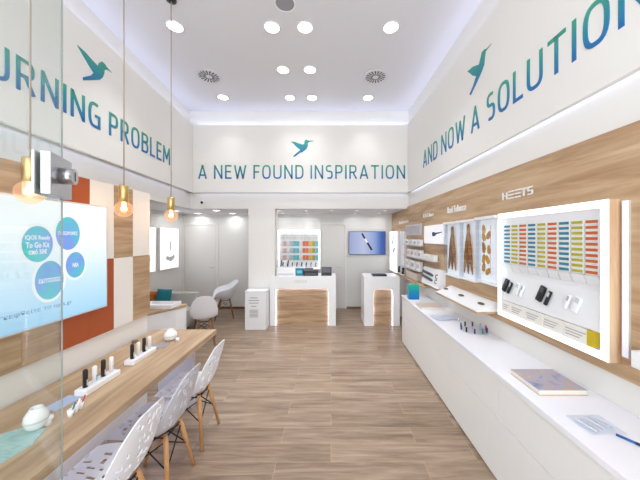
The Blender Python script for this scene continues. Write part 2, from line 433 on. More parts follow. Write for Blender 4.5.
def stroke(mb, pts, w_, sx, sz, x0, dep):
    """a ribbon with mitred corners along pts"""
    closed = (Vector(pts[0])-Vector(pts[-1])).length < 1e-4
    P = [Vector((p[0]*sx+x0, p[1]*sz)) for p in pts]; n = len(P); Lf, Rt = [], []
    for i in range(n):
        a = P[i-1] if i else (P[n-2] if closed else None); b = P[i+1] if i < n-1 else (P[1] if closed else None)
        d1 = (P[i]-a).normalized() if a is not None else None; d2 = (b-P[i]).normalized() if b is not None else None
        d1 = d1 or d2; d2 = d2 or d1
        n1 = Vector((-d1.y, d1.x)); n2 = Vector((-d2.y, d2.x)); m_ = n1+n2
        m_ = m_/max(m_.dot(n1), .55) if m_.length > 1e-6 else n1
        Lf.append(P[i]+m_*w_/2); Rt.append(P[i]-m_*w_/2)
    mb._mark()
    A = [[mb.bm.verts.new((q.x, y, q.y)) for q in row] for row in (Lf, Rt) for y in (-dep, 0)]
    lf, lb, rf, rb = A
    for i in range(n-1):
        for q in ((lf[i], lf[i+1], rf[i+1], rf[i]), (lb[i], rb[i], rb[i+1], lb[i+1]), (lf[i], lb[i], lb[i+1], lf[i+1]), (rf[i], rf[i+1], rb[i+1], rb[i])): mb.bm.faces.new(q)
    if not closed:
        for i in (0, n-1): mb.bm.faces.new((lf[i], rf[i], rb[i], lb[i]))
    mb._done(0)
def layout(body):
    x, o = 0, []
    for ch in body:
        if ch == ' ': x += .30; continue
        o.append((ch, x)); x += GLY[ch][0]+.17
    return o, x-.17
def slogan(body, label, loc, rz, sx, cap=.27, dx=0):
    """sx: metres per unit of letter width; dx: start offset along the wall"""
    t = thing('wall_lettering', label, 'lettering', loc, rz)
    for ch, x in layout(body)[0]:
        m = MB()
        for pl in GLY[ch][1]: stroke(m, pl, SW*cap, sx, cap, x*sx+dx, .006)
        m.build('letter', 'brand', t)
def wid(body): return layout(body)[1]
def on_left(px, py):
    k = (px-CX)/F; den = LU_D.x - k*LU_D.y
    s = (k*LU_A.y - LU_A.x)/den; P = LU_A + LU_D*s
    return s, H+(HY-py)/F*P.y
ZTXT = H + 1.15
slogan('A NEW FOUND INSPIRATION', 'wall slogan A NEW FOUND INSPIRATION above the reception area', (-2.605, YH+.002, ZTXT), 0, 4.06/wid('A NEW FOUND INSPIRATION'))
yA, yO = rY(423.3, .06), rY(610, .06)
slogan('AND NOW A SOLUTION', 'wall slogan AND NOW A SOLUTION above the oak display wall', (RWX(yA)-.058, yA, ZTXT), RW_RZ, (yA-yO)/wid('AND NOW A SOLUTIO'))
sR, sM = on_left(15.6, 100)[0], on_left(169.8, 150)[0]
k_ = (sM-sR)/wid('RNING PROBLEM'); p = LU_A+LU_D*sR
slogan('A BURNING PROBLEM', 'wall slogan ending URNING PROBLEM above the tiled wall', (p.x+.001, p.y, ZTXT+.035), LU_RZ, k_, dx=-k_*(wid('A BURNING PROBLEM')-wid('RNING PROBLEM')))

def bird(label, pts, loc, rz):
    m = MB(); m.prism(pts, -.004, .003, 'y')
    single('wall_bird', m, 'brand', label, 'wall decal', loc, rz)
def on_header(x, y): return ((x-CX)/F*YH, (HY-y)/F*YH)
bp = [(135,148),(185,150),(230,168),(290,185),(308,175),(310,140),(330,122),(362,135),(432,137),(372,150),(352,165),(350,210),(330,245),(290,275),(250,290),(190,335),(165,338),(180,318),(255,255),(245,240),(205,210),(170,172)]
pp = [on_header(280+x/12.64, 130+y/12.64) for x, y in bp]
bird('turquoise hummingbird above the word FOUND on the rear slogan panel', [(x-pp[0][0], z-pp[0][1]) for x, z in pp], (pp[0][0], YH-.002, H+pp[0][1]), 0)
bp = [(90,240),(130,275),(165,315),(200,352),(207,335),(222,328),(238,342),(247,357),(276,388),(250,372),(236,372),(234,390),(226,412),(210,425),(122,428),(122,412),(165,402),(177,388),(150,345),(118,290)]
pp = [on_left(60+x/5.33, y/5.33) for x, y in bp]
s0, z0 = pp[0]; o = LU_A+LU_D*s0
bird('turquoise hummingbird above the letters NING on the left slogan panel', [(s-s0, z-z0) for s, z in pp], (o.x+.002, o.y, z0), LU_RZ)
bp = [(55,270),(95,235),(142,217),(150,180),(163,125),(185,103),(198,100),(235,62),(205,102),(190,120),(185,160),(180,215),(165,260),(148,300),(120,360),(80,445),(72,438),(100,370),(120,303),(95,300),(72,280)]
pp = []
for x, y in bp:
    P = RW(460+x/7.38, 35+y/7.38, .061); pp.append((-(P.y)/math.cos(math.atan(.0235)), P.z))
y0 = -pp[0][0]*math.cos(math.atan(.0235))
bird('turquoise hummingbird flying upward above the word SOLUTION', [(x-pp[0][0], z-pp[0][1]) for x, z in pp], (RWX(y0)-.0605, y0, pp[0][1]), RW_RZ)

# ------------------------------------------------------------------ ceiling lights, vents, speaker
def downlight(loc, r, label, power, group, spread=85):
    t = thing('ceiling_light', label, 'ceiling light', loc, 0, group)
    MB().lathe([(r, .0), (r*1.16, -.002), (r*1.18, -.008), (r*1.0, -.012), (r*.98, .0)], m=0, seg=32).build('frame', 'white', t)
    MB().lathe([(0, -.006), (r, -.006), (r, 0), (0, 0)], seg=32, smooth=False).build('diffuser', 'lamp', t)
    area('lamp', (0, 0, -.02), (0, 0, 0), r*1.9, 0, power, (.95, .975, 1.0), 'DISK', t, spread)
def on_ceil(px, py, zc):
    Y = (zc-H)*F/(HY-py); return ((px-CX)/F*Y, Y, zc)
G1 = 'round downlights in the tall ceiling'
for px, py, lab in [(175, 26, 'round downlight beside the third pendant cord on the left'),
                    (272, 27, 'round downlight under the grey ceiling speaker, left of its pair'),
                    (305, 27, 'round downlight under the grey ceiling speaker, right of its pair'),
                    (391, 27, 'round downlight alone in the front row near the right slogan wall'),
                    (283, 69.5, 'round downlight between the two vents, left of its pair'),
                    (310, 69.5, 'round downlight between the two vents, right of its pair'),
                    (223, 97, 'round downlight just behind the left ceiling vent'),
                    (290, 97.5, 'round downlight of the rear row above the bird, left of its pair'),
                    (312, 97.5, 'round downlight of the rear row above the bird, right of its pair'),
                    (368, 97.5, 'round downlight just behind the right ceiling vent')]:
    downlight(on_ceil(px, py, ZC), .086, lab, P_DOWN*(.4 if py > 90 else 1), G1)
G2 = 'small downlights in the low ceiling'
for px, py, r, lab in [(197.5, 213.2, .075, 'low ceiling downlight above the flush door of the seating corner'),
                       (216.4, 210.2, .075, 'low ceiling downlight nearest the header in the seating corner'),
                       (232.7, 213.2, .075, 'low ceiling downlight above the white armchair'),
                       (177, 210.6, .06, 'low ceiling downlight beside the wall posters of the seating corner'),
                       (279, 210.3, .04, 'small front downlight at the left end of the rear niche'),
                       (306, 210.3, .04, 'small front downlight above the lit pack cabinet'),
                       (331.5, 210.3, .04, 'small front downlight above the niche door'),
                       (357, 210.3, .04, 'small front downlight above the wall television'),
                       (385, 210.3, .04, 'small front downlight at the oak end of the niche'),
                       (283, 213, .04, 'small rear downlight at the left end of the rear niche'),
                       (307, 213, .04, 'small rear downlight above the lit pack cabinet'),
                       (355, 213, .04, 'small rear downlight above the wall television'),
                       (379, 213, .04, 'small rear downlight at the oak end of the niche')]:
    downlight(on_ceil(px, py, ZL), r, lab, P_LOW if r > .05 else P_LOW*.6, G2, 165)

for px, py, lab in [(209, 76.5, 'round swirl vent on the left half of the tall ceiling'), (375.5, 77, 'round swirl vent on the right half of the tall ceiling')]:
    x, y, z = on_ceil(px, py, ZC)
    t = thing('ceiling_vent', lab, 'ceiling vent', (x, y, z), 0, 'swirl vents in the tall ceiling')
    MB().lathe([(0, -.004), (.16, -.004), (.195, -.010), (.20, 0), (0, 0)], seg=40).build('plate', 'ceiling', t)
    s = MB()
    for k in range(18):
        a = 2*math.pi*k/18
        T = Matrix.Rotation(a, 4, 'Z')
        for r0, r1, w_ in ((.05, .10, .007), (.105, .155, .011)):
            s.box(r0, r1, -w_, w_, -.006, -.0035, 0, mtx=T @ Matrix.Rotation(.35, 4, 'Z'))
    s.build('slots', 'slot', t)
x, y, z = on_ceil(285, 3, ZC)
t = thing('ceiling_speaker', 'round grey speaker grille in the tall ceiling near the front', 'speaker', (x, y, z))
MB().lathe([(0, -.006), (.095, -.006), (.10, -.004), (.10, 0), (0, 0)], seg=36).build('grille', 'grey', t)
MB().lathe([(.10, 0), (.115, 0), (.113, -.008), (.10, -.008), (.10, 0)], seg=36).build('rim', 'white', t)
# small camera dome on the header
p = ((202-CX)/F*5.37, 5.375, H+(HY-202.5)/F*5.37)
t = thing('security_camera', 'tiny black dome camera on the white header left of the pillar', 'camera', p)
MB().lathe([(0, 0), (.03, 0), (.03, .012), (0, .012)], seg=20).turn(Matrix.Rotation(R(90), 4, 'X')).build('mount', 'white', t)
MB().lathe([(.026, .012), (.024, .026), (.014, .037), (0, .04)], seg=20).turn(Matrix.Rotation(R(90), 4, 'X')).build('dome', 'black', t)

# ------------------------------------------------------------------ left tiled wall
edges = [2.843, 2.599, 2.371, 2.135, 1.900, 1.665, 1.43, 1.195, .96]
ZR = [H+.466, H-.184, H-.81]
top = [('tile_white', 'white'), ('oak_tile', 'oak'), ('tile_white', 'white'), ('orange', 'orange'), ('tile_white', 'white'), ('oak_tile', 'oak'), ('oak_tile', 'oak'), ('tile_white', 'white')]
bot = [('oak_tile', 'oak'), ('tile_white', 'white'), ('orange', 'orange'), ('orange', 'orange'), ('oak_tile', 'oak'), ('oak_tile', 'oak'), ('tile_white', 'white'), ('oak_tile', 'oak')]
words = {'t': ['at the wall end, over the seating corner', 'behind the middle pendant', 'right of the orange tile above the screen', 'above the screen, right of the door lock',
               'behind the glass door lock', 'above the screen, left of the door lock', 'above the screen, second left of the lock', 'above the screen, nearest the shopfront'],
         'b': ['at the wall end below the white one', 'between the oak and orange tiles by the screen', 'beside the lower right screen corner', 'below the screen, right of the glass edge',
               'below the screen, left of the glass edge', 'below the screen, second left of the glass edge', 'below the screen, third left of the glass edge', 'below the screen, nearest the shopfront']}
for row, cols, k in ((0, top, 't'), (1, bot, 'b')):
    for i, (m, cn) in enumerate(cols):
        y1, y0 = edges[i], edges[i+1]; z1, z0 = ZR[row], ZR[row+1]
        wdt, hgt = y1-y0, z1-z0
        mb = MB().box(-wdt/2+.0008, wdt/2-.0008, -.03, 0, .0008, hgt-.0008, 0, .0015, 1)
        single('wall_tile', mb, m, f"{'upper' if row == 0 else 'lower'} {cn} wall tile {words[k][i]}", 'wall tile', (-1.95, (y0+y1)/2, z0), R(90), 'wall tiles of the left wall')

# screen on the tiles; local x = depth Y
SX = -1.92
scr = thing('wall_screen', 'large lit wall screen with four round turquoise bubbles on the tiled wall', 'screen', (SX, 1.525, H-.16), R(90))
MB().box(-.735, .735, -.035, 0, -.42, .42, 0, .004).build('housing', 'pale_grey', scr)
M['scr_bg'] = gradient('screen_picture', [(.0, (160, 208, 240)), (.3, (196, 226, 246)), (.62, (236, 244, 250)), (1, (246, 248, 250))], 'Generated', 2, emit=.80)
M['bubble'] = noisy('bubble_picture', [(.38, (66, 206, 196)), (.5, (100, 184, 220)), (.62, (126, 160, 232))], 4, .5, emit=.74)
M['bubble'].node_tree.nodes['Principled BSDF'].inputs['Base Color'].default_value = (0, 0, 0, 1)
M['bubble'].node_tree.links.remove(M['bubble'].node_tree.nodes['Principled BSDF'].inputs['Base Color'].links[0])
M['scr_white'] = mat('screen_white', (0, 0, 0), .5, emit=.7, ecol=(250, 252, 255))
M['scr_blue'] = mat('screen_blue', (0, 0, 0), .5, emit=.5, ecol=(96, 146, 208))
s = MB().box(-.722, .722, -.0365, -.034, -.407, .407, 0)
def put(me, x, y, z, mb, mi):
    for v in me.vertices: v.co += Vector((x, y, z))
    mb.mesh(me, mi)
for cy, cz, rx, rz, lines in [(1.722, -.042, .092, .116, [('IQOS Ready', .036, .020), ('To Go Kit', .036, -.024), ('από 50€', .034, -.066)]),
                              (1.92, .029, .088, .118, [('ΠΡΟΣΦΟΡΕΣ', .027, -.012)]),
                              (1.975, -.201, .073, .094, [('NEA', .03, -.015)]),
                              (1.795, -.285, .092, .129, [('ΕΚΠΤΩΣΕΙΣ', .028, -.014)])]:
    x, z = cy-1.525, cz+.16
    s.disc(x, -.0372, z, rx+.017, rz+.019, 2); s.disc(x, -.0378, z, rx, rz, 1)
    for tx, hh, dz in lines:
        wd = min(rx*1.62, len(tx)*.0155)
        put(lettering(tx, hh, wd, 0, 'CENTER', .025), x, -.0384, z+dz, s, 2)
put(lettering('Ρωτήστε μας ή επισκεφθείτε το iqos.gr', .036, .86, 0, 'RIGHT'), 1.95-1.525, -.0374, -.485+.16, s, 3)
s.build('screen', ['scr_bg', 'bubble', 'scr_white', 'scr_blue'], scr, recalc=False)

# ------------------------------------------------------------------ right display wall
def rthing(name, label, cat, Y, z, group=None, d=.036):
    return thing(name, label, cat, rw_loc(Y, z, d), RW_RZ, group)
# raised lettering on the oak
for body, Y, z, hh, wd, lab in [('HEETS', 2.305, .345, .066, .36, 'white raised letters HEETS above the lit pack display'),
                                ('Real Tobacco', 3.365, .32, .085, .47, 'white script letters above the tobacco leaf cases'),
                                ('IQOS Store', 4.27, .315, .075, .43, 'white script letters above the small lit picture panel'),
                                ('Accessories', 5.62, .295, .07, .68, 'white script letters above the accessory shelves')]:
    m = MB()
    if body == 'HEETS':
        wx = -.18
        def bar(x0, x1, z0, z1, dx=0): m.prism([(x0, z0), (x1, z0), (x1+dx, z1), (x0+dx, z1)], -.008, 0, 'y')
        bar(-.18, -.168, 0, .066); bar(-.168, -.125, .030, .038); bar(-.128, -.116, 0, .066)
        for x0 in (-.10, -.018):
            for zz in (0, .029, .058): bar(x0, x0+.066, zz-.001, zz+.010)
        bar(.052, .118, .056, .066); bar(.079, .091, 0, .06)
        bar(.13, .18, .056, .066); bar(.128, .138, .03, .066); bar(.13, .18, .028, .037); bar(.17, .18, 0, .037); bar(.128, .18, 0, .009)
    else:
        m.mesh(lettering(body, hh, wd, .008, 'CENTER'))
    single('raised_lettering', m, 'white', lab, 'lettering', rw_loc(Y, z, .035), RW_RZ)

# -- the lit pack display
D0 = rthing('pack_display', 'large white lit frame of colour banded packs on the oak wall', 'display', 1.977, -.25)
W2, H2, HT, B = .479, .45, .465, .045
fr = MB()
for x0, x1, z0, z1 in ((-W2, -W2+B, -H2, HT), (W2-B, W2, -H2, HT), (-W2+B, W2-B, HT-B, HT), (-W2+B, W2-B, -H2, -H2+B)):
    fr.box(x0, x1, -.067, -.064, z0, z1)
fr.build('lit_frame', 'led', D0)
sd = MB().box(-W2, -W2+.02, -.064, 0, -H2, HT).box(W2-.02, W2, -.064, 0, -H2, HT).box(-W2+.02, W2-.02, -.064, 0, HT-.02, HT).box(-W2+.02, W2-.02, -.064, 0, -H2, -H2+.02)
sd.build('casing', 'white', D0)
MB().box(W2, W2+.004, -.0635, 0, -H2, HT).build('side_veneer', 'oak_v', D0)
MB().box(-W2+.02, W2-.02, -.004, 0, -H2+.02, HT-.02).build('back_panel', 'white_satin', D0)
for i in range(9):
    x = -.407+.0944*i
    MB().prism([(-.006, -.012), (-.034, .018), (-.036, .017), (-.010, -.045), (-.006, -.045)], x-.042, x+.042, 'x').build('label_holder', 'white_satin', D0)
MB().prism([(-.004, -.075), (-.012, -.075), (-.05, -.300), (-.05, -.306), (-.004, -.306)], -W2+.046, W2-.046, 'x').build('sloping_shelf', 'white_satin', D0)
# packs
pk = {}
for nm in ('teal', 'lime', 'rust'):
    m = MB().box(-.041, .041, -.026, 0, 0, .0325, 0, .0015, 1).box(-.037, .037, -.027, -.0255, .0075, .0255, 1)
    o = m.build('tobacco_pack', ['card_white', nm]); me = o.data; bpy.data.objects.remove(o); pk[nm] = me
ords = ['first', 'second', 'third', 'fourth', 'fifth', 'sixth', 'seventh', 'eighth', 'ninth', 'tenth']
cr = math.cos(RW_RZ); sr = math.sin(RW_RZ)
def loc_in(root, x, y, z):
    return (root.location.x + x*cr - y*sr, root.location.y + x*sr + y*cr, root.location.z + z)
cw = {0: 'leftmost', 1: 'middle', 2: 'rightmost'}
for c in range(9):
    nm = ('teal', 'lime', 'rust')[c % 3]
    for r in range(10):
        o = bpy.data.objects.new('tobacco_pack', pk[nm]); COL.objects.link(o)
        o.location = loc_in(D0, -.407+.0944*c, -.0042, .25+.080-.0344*r); o.rotation_euler = (0, 0, RW_RZ)
        cn = {'teal': 'teal', 'lime': 'yellow-green', 'rust': 'orange'}[nm]
        tag(o, f"{cn} banded pack, {ords[r]} from the top of the {cw[c//3]} {cn} column", 'pack', 'packs in the lit display')
# devices on the sloping shelf
def slope_y(z): return -.012 - (.038)*((-.075-z)/.225)
def device(label, x, z, w_, h_, col, cap, tilt, dep=.02):
    t = rthing('heating_device', label, 'device', 1.977, -.25, 'devices on the sloping shelf')
    y = slope_y(z)
    t.location = loc_in(D0, x, y-.003, z)
    T = Matrix.Rotation(R(-9.6), 4, 'X') @ Matrix.Rotation(R(tilt), 4, 'Y')
    MB().box(-w_/2, w_/2, -dep, 0, -h_/2, h_/2, 0, min(w_, dep)*.35, 3, mtx=T).build('body', col, t)
    MB().box(-w_*.32, w_*.32, -dep-.0015, -dep+.001, h_*.1, h_*.42, 0, .0005, 1, mtx=T).build('button', cap, t)
device('black rounded charger on the far left of the sloping shelf', -.408, -.175, .048, .115, 'black', 'dark_grey', 16)
device('black slim pen right of the far left charger', -.353, -.19, .022, .105, 'black', 'pale_grey', 16)
device('white rounded charger between the two black chargers', -.265, -.18, .046, .10, 'white', 'pale_grey', 14)
device('white slim pen between the two black chargers', -.21, -.19, .022, .10, 'white', 'print_grey', 14)
device('black rounded charger near the middle of the sloping shelf', -.02, -.17, .052, .12, 'black', 'dark_grey', 16)
device('black slim pen right of the middle charger', .045, -.19, .024, .11, 'black', 'pale_grey', 16)
device('white slim pen right of the middle black pair', .20, -.18, .024, .10, 'white', 'print_grey', 14)
device('white rounded charger at the right end of the sloping shelf', .265, -.18, .046, .105, 'white', 'pale_grey', 14)
bx = [-.432, -.322, -.152, .018, .188, .39]
for i in range(5):
    lab = ['leftmost', 'second from left', 'middle', 'second from right', 'rightmost and yellow ended'][i]
    x0, x1 = bx[i]+.002, bx[i+1]-.002
    t = rthing('carton', f'cream carton along the display bottom, {lab}', 'carton', 1.977, -.25, 'cartons along the display bottom')
    t.location = loc_in(D0, 0, 0, -H2+.045); sx = (x0+x1)/2
    MB().box(x0, x1, -.058, -.006, 0, .095, 0, .002, 1).build('body', 'card_cream', t)
    pr = MB()
    for q in range(3): pr.box(x0+.012, x0+(x1-x0)*(.75-.1*q), -.0595, -.057, .06-.018*q, .066-.018*q)
    pr.build('print', 'print_grey', t)
    if i == 4: MB().box(x1-.04, x1+.001, -.0602, -.0055, 0, .0955).build('yellow_end', 'yellow', t)
    else: MB().box(x1+.0005, x1+.0035, -.05, -.006, 0, .09).build('divider', 'dark_oak', t)

# -- vertical light strip and white block right of the display
t = rthing('light_strip', 'vertical white light strip right of the lit pack display', 'light', 1.462, -.226)
MB().box(-.018, .018, -.012, 0, -.43, .43, 0).build('profile', 'steel_light', t)
MB().box(-.014, .014, -.016, -.0115, -.427, .427, 0, .001, 1).build('diffuser', 'strip', t)
single('display_plinth', MB().box(-.20, .20, -.115, .0, 0, .085, 0, .004), 'white', 'white plinth block on the oak at the right picture edge', 'plinth', rw_loc(1.15, -.65, .035), RW_RZ)
single('display_ledge', MB().box(-.22, .22, -.13, .0, -.02, 0, 0, .002, 1), 'oak', 'thin oak ledge under the white plinth block', 'ledge', rw_loc(1.15, -.65, .035), RW_RZ)

# -- tobacco leaf cases
def case(label, px0, px1, zt, zb):
    Y0, Y1 = rY(px0, .1), rY(px1, .1); w_ = Y0-Y1; Ym = (Y0+Y1)/2
    t = rthing('leaf_case', label, 'display case', Ym, zb, 'tobacco leaf cases')
    h_ = zt-zb
    MB().box(-w_/2+.004, w_/2-.004, -.012, 0, 0, h_, 0, .002, 1).build('back_panel', 'glow_panel', t)
    MB().box(-w_/2+.004, w_/2-.004, -.08, 0, h_, h_+.028, 0, .003, 1).build('top_cap', 'white', t)
    MB().box(-w_/2+.004, w_/2-.004, -.07, 0, -.018, 0, 0, .003, 1).build('base', 'white', t)
    MB().box(-w_/2+.006, w_/2-.006, -.07, -.066, 0, h_).box(-w_/2+.006, -w_/2+.010, -.066, -.012, 0, h_).box(w_/2-.010, w_/2-.006, -.066, -.012, 0, h_).build('pane', 'acrylic', t)
    return t, w_, h_
cA, wA, hA = case('tobacco leaf case at the far end, with the dark brown bundle', 443.5, 459, .17, -.47)
cB, wB, hB = case('middle tobacco leaf case with the golden brown bundle', 459.4, 475, .17, -.46)
cC, wC, hC = case('tobacco leaf case with printed golden leaves beside the lit display', 475.4, 496.5, .18, -.44)
def bundle(name, label, root, x, z0, z1, w_, mats, seed):
    rnd = random.Random(seed); t = thing(name, label, 'dried leaves', loc_in(root, x, -.016, z1), RW_RZ)
    h_ = z1-z0
    for k in range(3):
        m = MB(); dx = (k-1)*w_*.32
        pts_l, pts_r = [], []
        for i in range(9):
            f = i/8; ww = w_*.3*math.sin(math.pi*min(1, f*.95+.05))**.6*(.8+.3*rnd.random())+.004
            pts_l.append((dx*f*1.4-ww*.5, -h_*f)); pts_r.append((dx*f*1.4+ww*.5, -h_*f))
        m.prism(pts_l+pts_r[::-1], -.012-.008*k, -.004-.008*k, 'y'); m.build('leaf', mats[k % len(mats)], t)
    MB().cyl((0, -.014, .012), (0, -.014, -.04), .011, .014, seg=10).build('tie', 'dark_oak', t)
bundle('leaf_bundle', 'dark brown dried tobacco bundle hanging in the far leaf case', cA, -.03, .06, .60, .25, ['tobacco', 'tobacco', 'stalk'], 3)
bundle('leaf_bundle', 'golden brown dried tobacco bundle hanging in the middle leaf case', cB, -.03, .05, .60, .23, ['stalk', 'tobacco', 'stalk'], 5)
lf = MB(); Yc = cC.location.y
def leafshape(cx, cz, ln, wd, ang):
    pts = []
    for k in range(12):
        a = 2*math.pi*k/12; r = (abs(math.cos(a))**.8*math.copysign(1, math.cos(a))*ln/2, math.sin(a)*wd/2*(1-.25*math.cos(a)))
        ca, sa = math.cos(ang), math.sin(ang); pts.append((cx+r[0]*ca-r[1]*sa, cz+r[0]*sa+r[1]*ca))
    lf.prism(pts, -.0165, -.012, 'y')
for px, py, a in [(480.6, 237, 110), (488.4, 235, 60), (480, 246, 120), (484.3, 248.5, 90), (488.7, 249.6, 100), (479.6, 258, 80), (487.6, 259.5, 120), (483.4, 267, 80), (488, 271.4, 40), (484, 229, 100)]:
    P = RW(px, py, .05); leafshape(max(-(P.y-Yc)*1.25+.01, -wC/2+.065), P.z-cC.location.z, .095, .054, R(a))
lf.build('leaf_print', 'leaf', cC)
MB().tube([(.0, -.0135, .08), (-.004, -.0135, .3), (.004, -.0135, .56)], .002, seg=6).build('stem_print', 'stalk', cC)

# -- small lit picture panel with a pen
t = rthing('picture_panel', 'small white picture panel showing a dark blue pen', 'picture', 3.95, -.095)
MB().box(-.37, .37, -.05, 0, 0, .28, 0, .004).build('board', 'white', t)
pc = MB().box(-.365, .365, -.0515, -.0495, .005, .275, 0)
pc.prism([(-.05, .135), (-.02, .11), (.06, .115), (.10, .14), (.30, .165), (.30, .175), (.09, .165), (-.02, .18), (-.05, .16)], -.0525, -.051, 'y', 1)
pc.build('print', ['glow_panel', 'navy'], t)

# -- tall lit poster at the far end
t = rthing('lit_poster', 'tall white lit poster at the far end of the oak wall', 'poster', 6.13, -.783)
MB().box(-.34, .34, -.085, 0, 0, .93, 0, .004).build('housing', 'white', t)
pc = MB().box(-.33, .33, -.0865, -.0845, .01, .92, 0)
pc.prism([(-.12, .58), (-.04, .62), (.06, .78), (.10, .82), (.02, .82), (-.10, .68)], -.0875, -.086, 'y', 1)
pc.prism([(-.02, .44), (.10, .46), (.16, .56), (.04, .54)], -.0875, -.086, 'y', 2)
pc.build('print', ['led', 'paleblue', 'blue'], t)

# -- accessory shelves
def shelf(label, px0, px1, z, dep=.11):
    Y0, Y1 = rY(px0, .1), rY(px1, .1)
    t = rthing('wall_shelf', label, 'shelf', (Y0+Y1)/2, z, 'clear accessory shelves')
    w_ = Y0-Y1
    MB().box(-w_/2, w_/2, -dep, 0, -.006, 0).build('board', 'acrylic_frost', t)
    MB().box(-w_/2, w_/2, -dep-.003, -dep, -.008, .012).build('front_lip', 'pale_grey', t)
M['acrylic_frost'] = mat('frosted_shelf', (226, 228, 232), .3)
ZS = [-.03, -.135, -.345, -.56]
shelf('clear shelf under the upper white packs of the accessory display', 405, 421.5, ZS[1])
shelf('long clear shelf running on under the small picture panel', 405, 436, ZS[2])
shelf('lowest clear shelf of the accessory display', 404, 421, ZS[3])
single('upright_board', MB().box(-.14, .14, -.05, 0, 0, .86, 0, .003), 'white_satin', 'tall white panel at the left of the accessory shelves', 'panel', rw_loc(rY(402.3, .08), -.73, .035), RW_RZ)
t = rthing('mesh_board', 'pale grey hanging board above the accessory shelves', 'board', rY(412.5, .06), .04)
MB().box(-.43, .43, -.02, 0, 0, .20, 0, .002, 1).build('panel', 'pale_grey', t)
mbk = MB()
for k in range(8): mbk.box(-.41+.103*k, -.36+.103*k, -.034, -.02, .03, .17, 0, .002, 1)
mbk.build('blister_strip', 'blister', t)
def packrow(px0, px1, n, z, h_, cols, desc, wfrac=.78, d=.035):
    for i in range(n):
        Ya, Yb = rY(px0+(px1-px0)*i/n, .1), rY(px0+(px1-px0)*(i+1)/n, .1)
        w_ = (Ya-Yb)*wfrac
        m = MB().box(-w_/2, w_/2, -.075, -.02, 0, h_, 0, .003, 1).box(-w_*.35, w_*.35, -.0765, -.0745, h_*.25, h_*.7, 1)
        o = m.build('accessory_box', [cols[i % len(cols)][0], cols[i % len(cols)][1]])
        o.location = rw_loc((Ya+Yb)/2, z, d); o.rotation_euler = (0, 0, RW_RZ)
        tag(o, f"small {cols[i % len(cols)][2]} box {desc}, {ords[i]} from the far end", 'box', 'accessory boxes on the oak wall')
packrow(405.5, 421, 4, ZS[1], .10, [('card_white', 'print_grey', 'white'), ('card_white', 'pale_grey', 'white')], 'on the upper accessory shelf')
packrow(407, 421.5, 4, ZS[2], .13, [('card_white', 'pink', 'white and pink'), ('card_white', 'print_grey', 'white')], 'on the middle accessory shelf')
packrow(423, 435.5, 4, ZS[2], .085, [('card_white', 'card_cream', 'white')], 'on the shelf end below the pen picture', .5)
packrow(405, 421, 3, ZS[3], .15, [('card_white', 'pale_grey', 'white'), ('card_white', 'print_grey', 'white')], 'on the lowest accessory shelf', .7)
Yb = rY(413, .1)
single('beige_carton', MB().box(-.30, .30, -.10, 0, 0, .13, 0, .004), 'taupe', 'wide dull beige carton under the lowest accessory shelf', 'carton', rw_loc(Yb, -.745, .035), RW_RZ)
t = rthing('foot_ledge', 'narrow oak ledge under the accessory display', 'ledge', 4.9, -.783)
MB().box(-.85, .75, -.12, 0, 0, .03, 0, .003, 1).build('board', 'oak', t)
for px, lab in ((400, 'dark pen standing on the oak ledge, nearer the lit poster'), (404, 'dark pen standing on the oak ledge, nearer the beige carton')):
    t = rthing('display_pen', lab, 'device', rY(px, .1), -.753, 'pens on the accessory ledge')
    t.location = rw_loc(rY(px, .1), -.752, .125)
    MB().cyl((0, 0, 0), (.03, 0, .15), .022, .022, seg=12).build('body', 'black', t)
    MB().box(-.05, .05, -.03, .03, 0, .02, 0, .003, 1).build('base', 'white', t)

# -- white tray board with two pens
t = rthing('device_board', 'white wedge board with two outlined pens below the picture panel', 'display board', 3.97, -.705)
MB().prism([(0, 0), (-.115, 0), (-.105, .02), (-.07, .25), (0, .25)], -.31, .31, 'x').build('board', 'white', t)
T = Matrix.Translation((0, -.107, .01)) @ Matrix.Rotation(math.atan2(.035, .23), 4, 'X') if False else None
def on_slope(x, z): return (x, -.105+.035*(z-.02)/.23, z)
for z in (.155, .085):
    m = MB()
    a, b = on_slope(-.30, z+.02), on_slope(.04, z)
    m.tube([(a[0], a[1]-.004, a[2]), (b[0], b[1]-.004, b[2])], .017, seg=12); m.build('pen', 'dark_grey', t)
    m = MB(); c = on_slope(.07, z); m.tube([(b[0], b[1]-.004, b[2]), (c[0]+.03, c[1]-.004, c[2])], [.018, .012], seg=12)
    m.tube([(a[0]-.005, a[1]-.004, a[2]+.018), (b[0], b[1]-.004, b[2]+.018)], .006, seg=6); m.build('tip', 'dark_grey', t)
    pts = [on_slope(.22+.035*math.cos(u), z+.028*math.sin(u)) for u in [R(50+26*k) for k in range(11)]]
    MB().tube([(q[0], q[1]-.002, q[2]) for q in pts], .006, seg=6).build('ring', 'dark_grey', t)

